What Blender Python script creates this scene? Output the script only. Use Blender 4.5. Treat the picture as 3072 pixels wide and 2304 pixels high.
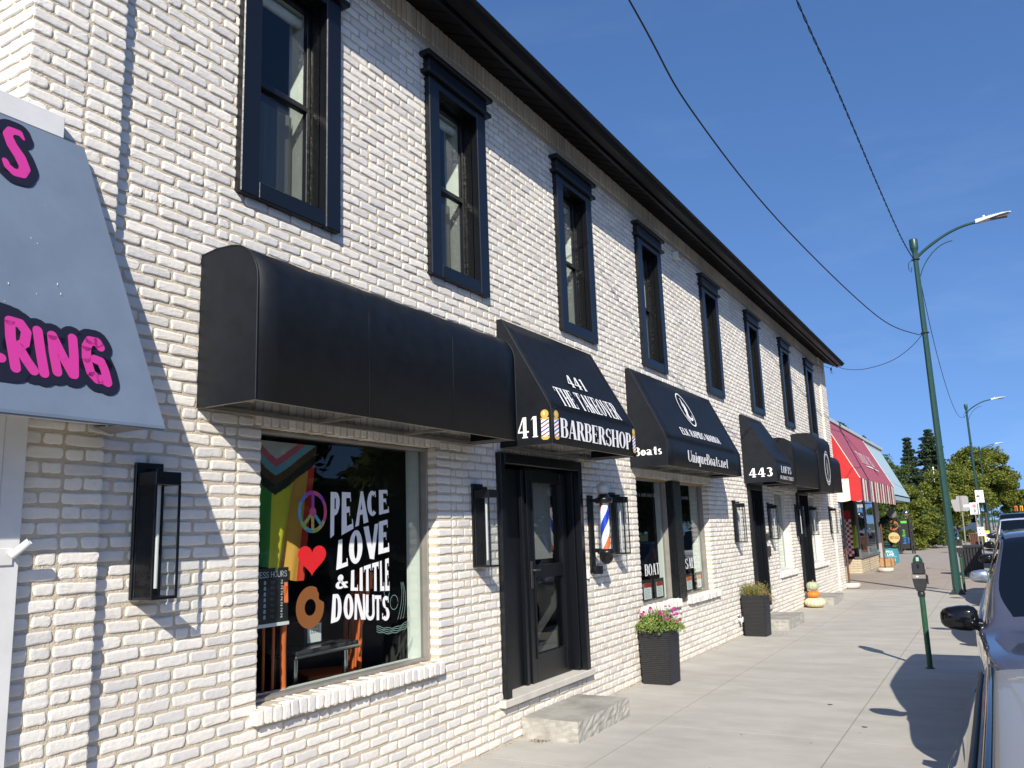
import bpy, math, random
import numpy as np
from mathutils import Vector, Matrix
PI=math.pi
for o in list(bpy.data.objects): bpy.data.objects.remove(o)
scene=bpy.context.scene
C=scene.collection
# ---------------------------------------------------------------- camera
cam_d=bpy.data.cameras.new('camera'); cam=bpy.data.objects.new('camera',cam_d); C.objects.link(cam)
R_=Vector((0.86363216,0.5029502,-0.03435965)); U_=Vector((0.11896594,-0.13709899,0.9833875)); W_=Vector((-0.48988427,0.8533727,0.17823705))
m=Matrix.Identity(4)
for i in range(3):
    m[i][0]=R_[i]; m[i][1]=U_[i]; m[i][2]=-W_[i]
m[0][3],m[1][3],m[2][3]=3.6,0.0,1.64
cam.matrix_world=m
cam_d.sensor_width=36; cam_d.lens=36*2485.745/3072; cam_d.clip_start=.05; cam_d.clip_end=3000
scene.camera=cam
scene.render.resolution_x=1024; scene.render.resolution_y=768
# ---------------------------------------------------------------- sky and sun
SUN=Vector((1.0,-1.7,1.3)).normalized()
w=bpy.data.worlds.new('World'); scene.world=w; w.use_nodes=True
nt=w.node_tree; bg=nt.nodes['Background']
sky=nt.nodes.new('ShaderNodeTexSky'); sky.sky_type='NISHITA'; sky.sun_disc=False
sky.sun_elevation=math.asin(SUN.z); sky.sun_rotation=math.atan2(SUN.x,SUN.y)
sky.air_density=1.0; sky.dust_density=0.25; sky.ozone_density=1.6; sky.altitude=100
hs_=nt.nodes.new('ShaderNodeHueSaturation'); hs_.inputs['Saturation'].default_value=1.20; hs_.inputs['Hue'].default_value=.503
tn=nt.nodes.new('ShaderNodeMix'); tn.data_type='RGBA'; tn.blend_type='MULTIPLY'; tn.inputs[0].default_value=1; tn.inputs[7].default_value=(.97,.955,1.03,1)
stc=nt.nodes.new('ShaderNodeTexCoord'); sva=nt.nodes.new('ShaderNodeVectorMath'); sva.operation='ADD'; sva.inputs[1].default_value=(0,0,.26); svn=nt.nodes.new('ShaderNodeVectorMath'); svn.operation='NORMALIZE'
nt.links.new(stc.outputs['Generated'],sva.inputs[0]); nt.links.new(sva.outputs[0],svn.inputs[0]); nt.links.new(svn.outputs[0],sky.inputs[0])
nt.links.new(sky.outputs[0],hs_.inputs['Color']); nt.links.new(hs_.outputs[0],tn.inputs[6]); 
cmp_=nt.nodes.new('ShaderNodeMapping'); cmp_.inputs['Scale'].default_value=(2.2,2.2,9); cmp_.inputs['Rotation'].default_value=(0,.25,.3)
cn=nt.nodes.new('ShaderNodeTexNoise'); cn.inputs['Scale'].default_value=2.2; cn.inputs['Detail'].default_value=8; cn.inputs['Roughness'].default_value=.6
crp=nt.nodes.new('ShaderNodeValToRGB'); crp.color_ramp.elements[0].position=.50; crp.color_ramp.elements[1].position=.80; crp.color_ramp.elements[0].color=(1,1,1,1); crp.color_ramp.elements[1].color=(1.28,1.15,1.05,1)
cmx=nt.nodes.new('ShaderNodeMix'); cmx.data_type='RGBA'; cmx.blend_type='MULTIPLY'; cmx.inputs[0].default_value=1
ctc=nt.nodes.new('ShaderNodeTexCoord'); nt.links.new(ctc.outputs['Generated'],cmp_.inputs[0]); nt.links.new(cmp_.outputs[0],cn.inputs[0]); nt.links.new(cn.outputs[0],crp.inputs[0])
nt.links.new(tn.outputs[2],cmx.inputs[6]); nt.links.new(crp.outputs[0],cmx.inputs[7]); nt.links.new(cmx.outputs[2],bg.inputs[0]); bg.inputs[1].default_value=0.142
sd=bpy.data.lights.new('sun','SUN'); sd.energy=4.8; sd.angle=math.radians(.53); sd.color=(1,.93,.81)
so=bpy.data.objects.new('sun',sd); C.objects.link(so); so.rotation_euler=SUN.to_track_quat('Z','Y').to_euler(); so.location=(20,-30,30)
scene.view_settings.view_transform='Standard'; scene.view_settings.look='None'
scene.view_settings.exposure=0.42; scene.view_settings.gamma=1
scene.render.engine='CYCLES'
scene.cycles.max_bounces=8; scene.cycles.transparent_max_bounces=16

# ---------------------------------------------------------------- materials
def new_mat(name):
    m=bpy.data.materials.new(name); m.use_nodes=True
    return m,m.node_tree,m.node_tree.nodes['Principled BSDF']
def mat(name,col,rough=.6,metal=0,var=0,vs=8,bump=0,bs=60,spec=.5,coat=0,detail=4,stretch=None,col2=None,thr=None,emit=0):
    m,nt,b=new_mat(name); N=nt.nodes; L=nt.links
    b.inputs['Base Color'].default_value=(*col,1); b.inputs['Roughness'].default_value=rough
    b.inputs['Metallic'].default_value=metal; b.inputs['Specular IOR Level'].default_value=spec
    if coat: b.inputs['Coat Weight'].default_value=coat; b.inputs['Coat Roughness'].default_value=.03
    if emit: b.inputs['Emission Color'].default_value=(*col,1); b.inputs['Emission Strength'].default_value=emit
    tc=N.new('ShaderNodeTexCoord'); src=tc.outputs['Object']
    if stretch:
        mp=N.new('ShaderNodeMapping'); mp.inputs['Scale'].default_value=stretch; L.new(src,mp.inputs[0]); src=mp.outputs[0]
    if var or col2:
        n=N.new('ShaderNodeTexNoise'); n.inputs['Scale'].default_value=vs; n.inputs['Detail'].default_value=detail; n.inputs['Roughness'].default_value=.65
        L.new(src,n.inputs[0])
        r=N.new('ShaderNodeValToRGB'); r.color_ramp.elements[0].position=.3; r.color_ramp.elements[1].position=.72
        if thr: r.color_ramp.elements[0].position,r.color_ramp.elements[1].position=thr
        a=col2 if col2 else tuple(c*(1-var) for c in col); bb=col if col2 else tuple(min(1,c*(1+var)) for c in col)
        r.color_ramp.elements[0].color=(*a,1); r.color_ramp.elements[1].color=(*bb,1)
        L.new(n.outputs[0],r.inputs[0]); L.new(r.outputs[0],b.inputs['Base Color'])
    if bump:
        n=N.new('ShaderNodeTexNoise'); n.inputs['Scale'].default_value=bs; n.inputs['Detail'].default_value=5
        L.new(src,n.inputs[0])
        bp=N.new('ShaderNodeBump'); bp.inputs['Strength'].default_value=bump; bp.inputs['Distance'].default_value=.01
        L.new(n.outputs[0],bp.inputs['Height']); L.new(bp.outputs[0],b.inputs['Normal'])
    return m
def glass_mat(name,tint=(.9,.94,.92),refl=1.0,ior=1.5,minr=0.0,bumps=0,bscale=60):
    m=bpy.data.materials.new(name); m.use_nodes=True; nt=m.node_tree; N=nt.nodes; L=nt.links
    for n in list(N): N.remove(n)
    o=N.new('ShaderNodeOutputMaterial'); t=N.new('ShaderNodeBsdfTransparent'); g=N.new('ShaderNodeBsdfGlossy'); mx=N.new('ShaderNodeMixShader'); f=N.new('ShaderNodeFresnel')
    t.inputs[0].default_value=(*tint,1); g.inputs['Roughness'].default_value=.0; f.inputs[0].default_value=ior
    g.inputs[0].default_value=(refl,refl,refl,1)
    ge=N.new('ShaderNodeNewGeometry'); mr=N.new('ShaderNodeMapRange'); mr.inputs['To Min'].default_value=ior; mr.inputs['To Max'].default_value=1/ior
    L.new(ge.outputs['Backfacing'],mr.inputs['Value']); L.new(mr.outputs[0],f.inputs[0])
    ad=N.new('ShaderNodeMath'); ad.operation='ADD'; ad.use_clamp=True; ad.inputs[1].default_value=minr
    L.new(f.outputs[0],ad.inputs[0]); L.new(ad.outputs[0],mx.inputs[0]); L.new(t.outputs[0],mx.inputs[1]); L.new(g.outputs[0],mx.inputs[2]); L.new(mx.outputs[0],o.inputs[0])
    if bumps:
        tc=N.new('ShaderNodeTexCoord'); v=N.new('ShaderNodeTexNoise'); v.inputs['Scale'].default_value=bscale; L.new(tc.outputs['Object'],v.inputs[0])
        bp=N.new('ShaderNodeBump'); bp.inputs['Strength'].default_value=bumps; bp.inputs['Distance'].default_value=.01; L.new(v.outputs[0],bp.inputs['Height']); L.new(bp.outputs[0],g.inputs['Normal'])
    return m
def screen_mat():
    m=bpy.data.materials.new('insect screen'); m.use_nodes=True; nt=m.node_tree; N=nt.nodes; L=nt.links
    b=N['Principled BSDF']; b.inputs['Base Color'].default_value=(.05,.05,.05,1); b.inputs['Roughness'].default_value=.8; o=[n for n in N if n.type=='OUTPUT_MATERIAL'][0]
    t=N.new('ShaderNodeBsdfTransparent'); mx=N.new('ShaderNodeMixShader'); mx.inputs[0].default_value=.5; L.new(t.outputs[0],mx.inputs[1]); L.new(b.outputs[0],mx.inputs[2]); L.new(mx.outputs[0],o.inputs[0]); return m
def brick_mat(name,ca,cb,cc,dirty=.35):
    # colour from per-brick attribute 'rnd' (r = tone, g = wash of grey)
    m,nt,b=new_mat(name); N=nt.nodes; L=nt.links
    at=N.new('ShaderNodeAttribute'); at.attribute_name='rnd'; sp=N.new('ShaderNodeSeparateColor'); L.new(at.outputs['Color'],sp.inputs[0])
    tc=N.new('ShaderNodeTexCoord')
    mixa=N.new('ShaderNodeMix'); mixa.data_type='RGBA'; mixa.inputs[6].default_value=(*ca,1); mixa.inputs[7].default_value=(*cb,1); L.new(sp.outputs[0],mixa.inputs[0])
    n=N.new('ShaderNodeTexNoise'); n.inputs['Scale'].default_value=14; n.inputs['Detail'].default_value=6; n.inputs['Roughness'].default_value=.7; L.new(tc.outputs['Object'],n.inputs[0])
    n2=N.new('ShaderNodeTexNoise'); n2.inputs['Scale'].default_value=1.3; n2.inputs['Detail'].default_value=3; L.new(tc.outputs['Object'],n2.inputs[0])
    a=N.new('ShaderNodeMath'); a.operation='ADD'; L.new(n.outputs[0],a.inputs[0]); L.new(n2.outputs[0],a.inputs[1])
    a2=N.new('ShaderNodeMath'); a2.operation='MULTIPLY_ADD'; a2.inputs[1].default_value=.55; L.new(sp.outputs[1],a2.inputs[0]); L.new(a.outputs[0],a2.inputs[2])
    r=N.new('ShaderNodeValToRGB'); r.color_ramp.elements[0].position=.98/2; r.color_ramp.elements[1].position=1.62/2
    r.color_ramp.elements[0].color=(0,0,0,1); r.color_ramp.elements[1].color=(1,1,1,1)
    h=N.new('ShaderNodeMath'); h.operation='MULTIPLY'; h.inputs[1].default_value=.5; L.new(a2.outputs[0],h.inputs[0]); L.new(h.outputs[0],r.inputs[0])
    f=N.new('ShaderNodeMath'); f.operation='MULTIPLY'; f.inputs[1].default_value=dirty; L.new(r.outputs[0],f.inputs[0])
    mixb=N.new('ShaderNodeMix'); mixb.data_type='RGBA'; mixb.inputs[7].default_value=(*cc,1); L.new(mixa.outputs[2],mixb.inputs[6]); L.new(f.outputs[0],mixb.inputs[0])
    # dark specks
    n3=N.new('ShaderNodeTexNoise'); n3.inputs['Scale'].default_value=95; n3.inputs['Detail'].default_value=2; L.new(tc.outputs['Object'],n3.inputs[0])
    r3=N.new('ShaderNodeValToRGB'); r3.color_ramp.elements[0].position=.70; r3.color_ramp.elements[1].position=.78; r3.color_ramp.elements[0].color=(0,0,0,1); r3.color_ramp.elements[1].color=(.5,.5,.5,1)
    L.new(n3.outputs[0],r3.inputs[0])
    mixc=N.new('ShaderNodeMix'); mixc.data_type='RGBA'; mixc.inputs[7].default_value=(.3,.27,.23,1); L.new(mixb.outputs[2],mixc.inputs[6]); L.new(r3.outputs[0],mixc.inputs[0])
    L.new(mixc.outputs[2],b.inputs['Base Color']); b.inputs['Roughness'].default_value=.72; b.inputs['Specular IOR Level'].default_value=.3
    n4=N.new('ShaderNodeTexNoise'); n4.inputs['Scale'].default_value=38; n4.inputs['Detail'].default_value=7; n4.inputs['Roughness'].default_value=.6; L.new(tc.outputs['Object'],n4.inputs[0])
    bp=N.new('ShaderNodeBump'); bp.inputs['Strength'].default_value=.55; bp.inputs['Distance'].default_value=.006; L.new(n4.outputs[0],bp.inputs['Height']); L.new(bp.outputs[0],b.inputs['Normal'])
    return m
M={}
M['screen']=screen_mat()
M['brick']=brick_mat('white painted brick',(.87,.83,.755),(.75,.71,.65),(.50,.495,.50),.55)
M['mortar']=mat('beige mortar',(.57,.495,.38),.9,var=.14,vs=14,bump=.6,bs=120)
M['tanbrick']=brick_mat('buff brick',(.62,.53,.38),(.52,.43,.29),(.42,.36,.27),.4)
M['tanmortar']=mat('grey mortar',(.36,.33,.28),.9,var=.1)
M['blackpaint']=mat('black gloss trim paint',(.0055,.0065,.009),.30,bump=.08,bs=40,spec=.5)
M['blackreveal']=mat('black painted rough reveal',(.006,.0065,.007),.26,bump=.7,bs=28)
M['canvas']=mat('black awning canvas',(.0065,.0085,.0125),.52,var=.3,vs=9,bump=.22,bs=7,spec=.30)
M['alum']=mat('grey aluminium frame',(.32,.30,.27),.5,metal=.4,var=.15)
M['soffit']=mat('dark brown soffit',(.003,.003,.003),.7,var=.2,vs=20,spec=.2)
M['gutter']=mat('black bronze gutter',(.004,.004,.006),.5,var=.1,spec=.25)
M['roof']=mat('asphalt shingles',(.05,.048,.046),.9,var=.3,vs=40,bump=.5)
M['glass']=glass_mat('window glass',(.86,.92,.90),1.0,1.5,.0)
M['lampglass']=glass_mat('seeded lantern glass',(.90,.92,.92),.8,1.3,.0,.5,45)
M['clear']=glass_mat('clear acrylic',(.96,.97,.97),.9,1.4,.0)
M['white']=mat('white vinyl',(.82,.82,.80),.45)
M['letter']=mat('white lettering',(.86,.86,.87),.5)
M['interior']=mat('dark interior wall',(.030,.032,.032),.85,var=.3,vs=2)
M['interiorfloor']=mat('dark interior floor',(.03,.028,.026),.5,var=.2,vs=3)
M['jamb']=mat('painted off white jamb',(.64,.66,.62),.6,var=.06,vs=10)
M['stone']=mat('limestone',(.56,.53,.47),.85,var=.1,vs=9,bump=.25,bs=50)
M['rock']=mat('rough quarried stone',(.42,.41,.375),.9,col2=(.31,.295,.26),vs=7,thr=(.35,.65),bump=1.0,bs=14)
M['curtain']=mat('grey window blind',(.24,.23,.22),.9,var=.08,vs=3,stretch=(1,14,.3))
M['greymetal']=mat('weathered blue grey sheet metal',(.19,.24,.31),.42,metal=.25,var=.10,vs=3,bump=.05,bs=4,col2=None)
M['pink']=mat('magenta vinyl',(.52,.035,.26),.5)
M['navy']=mat('dark navy vinyl',(.010,.009,.020),.45)
M['whiteboard']=mat('chalky white board',(.68,.68,.67),.6,var=.06,vs=6)
M['orange']=mat('orange painted chair',(.62,.13,.03),.5)
M['chrome']=mat('brushed steel',(.55,.55,.56),.25,metal=1)
M['tabletop']=mat('dark laminate top',(.05,.05,.055),.25)
M['red']=mat('red vinyl',(.68,.015,.02),.5)
M['donut']=mat('brown vinyl',(.23,.085,.02),.5)
M['gold']=mat('gold print',(.62,.42,.08),.45)
M['blue']=mat('royal blue',(.01,.05,.50),.35)
M['stripeorange']=mat('orange red stripe',(.72,.15,.04),.35)
M['stripered']=mat('deep red stripe',(.35,.03,.02),.4)
M['porcelain']=mat('milk glass',(.55,.56,.55),.2)
M['planter']=mat('black ribbed planter',(.022,.022,.024),.45,var=.2,vs=30)
M['soil']=mat('potting soil',(.03,.02,.012),.95)
M['leafgreen']=mat('fresh green leaf',(.13,.22,.035),.6,var=.35,vs=14)
M['leafdry']=mat('dry stem',(.26,.17,.07),.7,var=.35,vs=20)
M['petal']=mat('magenta petal',(.32,.01,.15),.55,var=.2,vs=30)
M['petal2']=mat('faded pink petal',(.26,.03,.10),.6,var=.2)
M['concrete']=mat('pale broom finished concrete',(.47,.45,.405),.88,col2=(.385,.365,.322),vs=2.2,thr=(.34,.62),bump=.22,bs=90,detail=11,stretch=(.6,1.1,1))
M['oldconcrete']=mat('weathered tan concrete',(.36,.31,.26),.92,var=.12,vs=1.6,bump=.2,bs=80,detail=8)
M['joint']=mat('dark joint grime',(.20,.19,.17),.95)  # one even dark colour for the slab joints
M['asphalt']=mat('asphalt road',(.055,.054,.053),.9,var=.2,vs=6,bump=.3,bs=160)
M['kerbpaint']=mat('kerb concrete',(.42,.40,.37),.9,var=.12,vs=5,bump=.2)
M['roadpaint']=mat('road marking white',(.7,.7,.68),.8,var=.1)
M['grass']=mat('lawn',(.07,.11,.03),.95,var=.3,vs=3,bump=.4)
M['polegreen']=mat('dark green pole paint',(.018,.060,.052),.38,var=.12,vs=12)
M['metergreen']=mat('meter pipe green',(.020,.085,.045),.4,var=.15,vs=20)
M['darkmetal']=mat('cast black metal',(.028,.028,.030),.42,var=.2,vs=30)
M['wire']=mat('black cable',(.01,.01,.012),.6)
M['luminaire']=mat('white luminaire',(.72,.73,.74),.4)
M['led']=mat('led lens',(.20,.18,.16),.3)
M['redcanvas']=mat('red canvas with painted sheen',(.36,.085,.125),.75,var=.06,vs=4)  # awning slope: the sheen is put into this paler red
M['brightred']=mat('bright red canvas',(.48,.018,.02),.7,var=.05,vs=4)  # same awning's side: sunlit brightness is put into this stronger red
M['creamcanvas']=mat('cream canvas',(.74,.71,.62),.75,var=.05,vs=4)
M['bluecanvas']=mat('pale blue canvas',(.36,.50,.58),.75,var=.04,vs=4)
M['fascia']=mat('light grey fascia',(.55,.58,.58),.6,var=.05)
M['grey']=mat('storefront grey aluminium',(.24,.24,.25),.4,metal=.5)
M['checkred']=mat('check red',(.45,.02,.04),.5)
M['pumpkincream']=mat('cream pumpkin skin',(.74,.62,.38),.55,var=.08,vs=14)
M['pumpkinorange']=mat('orange pumpkin skin',(.78,.20,.02),.5,var=.12,vs=14)
M['pumpkingreen']=mat('sage pumpkin skin',(.30,.36,.24),.6,col2=(.44,.45,.30),vs=7)
M['stem']=mat('dry stalk',(.20,.17,.10),.8)
M['yellow']=mat('fluorescent yellow',(.62,.78,.03),.6)
M['rust']=mat('rusty brown pipe',(.13,.055,.035),.8,var=.3,vs=20)
M['signred']=mat('terracotta sign',(.40,.12,.06),.7)
M['signtan']=mat('tan sign',(.60,.44,.20),.7)
M['signgrey']=mat('grey round sign',(.14,.14,.14),.7)
M['teal']=mat('teal board',(.03,.22,.30),.6)
M['wood']=mat('plywood',(.42,.24,.10),.7,var=.2,vs=4,stretch=(1,1,9))
M['trunk']=mat('bark',(.09,.07,.05),.95,var=.3,vs=8,bump=.6,bs=18)
M['signalyellow']=mat('signal housing yellow',(.75,.38,.02),.5)
M['signalorange']=mat('signal housing orange',(.72,.16,.02),.5)
M['tyre']=mat('tyre rubber',(.018,.018,.018),.85)
M['rim']=mat('alloy rim',(.45,.46,.48),.3,metal=.9)
M['carglass']=mat('tinted car glass',(.004,.006,.010),.03,spec=.5)
M['carblack']=mat('black car plastic',(.005,.005,.006),.12,spec=.4)
M['rubber']=mat('black rubber trim',(.014,.014,.014),.55)
M['housewall']=mat('pale siding',(.62,.60,.55),.8)
M['lens']=mat('headlamp lens',(.55,.58,.60),.12,metal=.5)
M['redlens']=mat('tail lamp red',(.30,.01,.01),.15)
def leafmat(name,a,b_,vs=.9):
    m,nt,b=new_mat(name); N=nt.nodes; L=nt.links
    at=N.new('ShaderNodeAttribute'); at.attribute_name='rnd'; sp=N.new('ShaderNodeSeparateColor'); L.new(at.outputs['Color'],sp.inputs[0])
    mx=N.new('ShaderNodeMix'); mx.data_type='RGBA'; mx.inputs[6].default_value=(*a,1); mx.inputs[7].default_value=(*b_,1); L.new(sp.outputs[0],mx.inputs[0])
    L.new(mx.outputs[2],b.inputs['Base Color']); b.inputs['Roughness'].default_value=.6; b.inputs['Specular IOR Level'].default_value=.25
    tr=N.new('ShaderNodeBsdfTranslucent'); L.new(mx.outputs[2],tr.inputs[0]); ms=N.new('ShaderNodeMixShader'); ms.inputs[0].default_value=.42
    out=[n for n in N if n.type=='OUTPUT_MATERIAL'][0]
    L.new(b.outputs[0],ms.inputs[1]); L.new(tr.outputs[0],ms.inputs[2]); L.new(ms.outputs[0],out.inputs[0])
    return m
M['leafA']=leafmat('yellow green foliage',(.10,.15,.025),(.30,.31,.06))
M['leafB']=leafmat('mid green foliage',(.055,.095,.025),(.16,.21,.06))
M['leafC']=leafmat('dark conifer needles',(.030,.058,.030),(.10,.14,.075))
def carpaint(name,col,metal=.55,rough=.28):
    return mat(name,col,rough,metal=metal,coat=1.0,spec=.5)

# ---------------------------------------------------------------- mesh helper
class MB:
    def __init__(s): s.v=[]; s.f=[]; s.m=[]; s.mats=[]; s.smooth=[]
    def mi(s,m):
        if m is None: m=s.mats[0] if s.mats else M['white']
        if m not in s.mats: s.mats.append(m)
        return s.mats.index(m)
    def add(s,vs,fs,m=None,smooth=False):
        b=len(s.v); s.v+= [tuple(map(float,p)) for p in vs]; k=s.mi(m)
        for f in fs: s.f.append([b+i for i in f]); s.m.append(k); s.smooth.append(smooth)
        return s
    def box(s,x0,x1,y0,y1,z0,z1,m=None):
        vs=[(x,y,z) for x in (x0,x1) for y in (y0,y1) for z in (z0,z1)]
        return s.add(vs,[(0,1,3,2),(4,6,7,5),(0,4,5,1),(2,3,7,6),(0,2,6,4),(1,5,7,3)],m)
    def bbox(s,x0,x1,y0,y1,z0,z1,m=None,b=.004):
        # bevelled box
        X=(x0,x1);Y=(y0,y1);Z=(z0,z1); vs=[];idx={}
        for i in (0,1):
            for j in (0,1):
                for k in (0,1):
                    sx,sy,sz=(1-2*i)*b,(1-2*j)*b,(1-2*k)*b
                    for a,p in enumerate([(X[i],Y[j]+sy,Z[k]+sz),(X[i]+sx,Y[j],Z[k]+sz),(X[i]+sx,Y[j]+sy,Z[k])]):
                        idx[(i,j,k,a)]=len(vs); vs.append(p)
        I=lambda *t: idx[t]
        fs=[]
        for i in (0,1): fs.append([I(i,0,0,0),I(i,1,0,0),I(i,1,1,0),I(i,0,1,0)])
        for j in (0,1): fs.append([I(0,j,0,1),I(1,j,0,1),I(1,j,1,1),I(0,j,1,1)])
        for k in (0,1): fs.append([I(0,0,k,2),I(1,0,k,2),I(1,1,k,2),I(0,1,k,2)])
        for i in (0,1):
            for j in (0,1): fs.append([I(i,j,0,0),I(i,j,1,0),I(i,j,1,1),I(i,j,0,1)])
            for k in (0,1): fs.append([I(i,0,k,0),I(i,1,k,0),I(i,1,k,2),I(i,0,k,2)])
        for j in (0,1):
            for k in (0,1): fs.append([I(0,j,k,1),I(1,j,k,1),I(1,j,k,2),I(0,j,k,2)])
        for i in (0,1):
            for j in (0,1):
                for k in (0,1): fs.append([I(i,j,k,0),I(i,j,k,1),I(i,j,k,2)])
        return s.add(vs,fs,m)
    def prism(s,poly,axis,a,b,m=None,smooth=False):
        # poly: 2D list; axis 'y': (x,z) ; 'x': (y,z) ; 'z': (x,y)
        def P(p,t): return {'y':(p[0],t,p[1]),'x':(t,p[0],p[1]),'z':(p[0],p[1],t)}[axis]
        n=len(poly); vs=[P(p,a) for p in poly]+[P(p,b) for p in poly]
        s.add(vs,[[i,(i+1)%n,n+(i+1)%n,n+i] for i in range(n)],m,smooth)
        s.add(vs,[list(range(n))[::-1],list(range(n,2*n))],m)
        return s
    def tube(s,path,r,n=8,m=None,caps=True):
        path=[Vector(p) for p in path]; rs=r if isinstance(r,(list,tuple)) else [r]*len(path)
        vs=[]; up=None
        for i,p in enumerate(path):
            d=(path[min(i+1,len(path)-1)]-path[max(i-1,0)]).normalized()
            if up is None:
                up=Vector((0,0,1)) if abs(d.z)<.9 else Vector((1,0,0))
            a=d.cross(up).normalized(); b_=a.cross(d).normalized(); up=b_
            for k in range(n):
                t=2*PI*k/n; vs.append(p+(a*math.cos(t)+b_*math.sin(t))*rs[i])
        fs=[[i*n+k,i*n+(k+1)%n,(i+1)*n+(k+1)%n,(i+1)*n+k] for i in range(len(path)-1) for k in range(n)]
        s.add(vs,fs,m,True)
        if caps:
            s.add(vs[:n],[list(range(n))[::-1]],m); s.add(vs[-n:],[list(range(n))],m)
        return s
    def lathe(s,prof,c=(0,0,0),n=24,m=None,axis='z',sx=1,sy=1,caps=True):
        vs=[]
        for r,h in prof:
            for k in range(n):
                t=2*PI*k/n; a,b_=r*math.cos(t)*sx,r*math.sin(t)*sy
                vs.append({'z':(c[0]+a,c[1]+b_,c[2]+h),'x':(c[0]+h,c[1]+a,c[2]+b_),'y':(c[0]+a,c[1]+h,c[2]+b_)}[axis])
        fs=[[i*n+k,i*n+(k+1)%n,(i+1)*n+(k+1)%n,(i+1)*n+k] for i in range(len(prof)-1) for k in range(n)]
        s.add(vs,fs,m,True)
        if caps: s.add(vs[:n],[list(range(n))[::-1]],m); s.add(vs[-n:],[list(range(n))],m)
        return s
    def sphere(s,c,r,m=None,n=16,k=10,sc=(1,1,1)):
        prof=[(max(1e-4,math.sin(PI*i/k))*r,-math.cos(PI*i/k)*r*sc[2]) for i in range(k+1)]
        return s.lathe(prof,c,n,m,'z',sc[0],sc[1],False)
    def build(s,name,parent=None,attr=None,**kw):
        me=bpy.data.meshes.new(name); me.from_pydata(s.v,[],s.f)
        for mt in s.mats: me.materials.append(mt)
        me.polygons.foreach_set('material_index',s.m); me.polygons.foreach_set('use_smooth',s.smooth)
        if attr is not None:
            a=me.color_attributes.new('rnd','FLOAT_COLOR','POINT'); a.data.foreach_set('color',np.asarray(attr,dtype=np.float32).ravel())
        me.update()
        o=bpy.data.objects.new(name,me); C.objects.link(o)
        if parent is not None:
            o.parent=parent; o.matrix_parent_inverse=Matrix.Identity(4)
            if parent.get('_org'): pass
        return o
def tag(o,label=None,cat=None,group=None,kind=None):
    if label: o['label']=label
    if cat: o['category']=cat
    if group: o['group']=group
    if kind: o['kind']=kind
    return o
def empty(name,loc,label=None,cat=None,group=None,rz=0):
    o=bpy.data.objects.new(name,None); C.objects.link(o); o.location=loc; o.rotation_euler=(0,0,rz); o.empty_display_size=.1
    return tag(o,label,cat,group)
def put(o,root):
    # world-space mesh parented to an empty located elsewhere: shift it back
    l=root.location if root.parent is None else Vector((0,0,0))
    if root.parent is None: o.location=(-l.x,-l.y,-l.z)
    return o
def part(mb,name,root,attr=None):
    o=mb.build(name,root,attr)
    if root.type=='EMPTY': o.location=-root.location
    return o
def copy_tree(o,parent=None):
    c=o.copy(); C.objects.link(c)
    if parent is not None: c.parent=parent
    for ch in [x for x in bpy.data.objects if x.parent==o]: copy_tree(ch,c)
    return c

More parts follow.
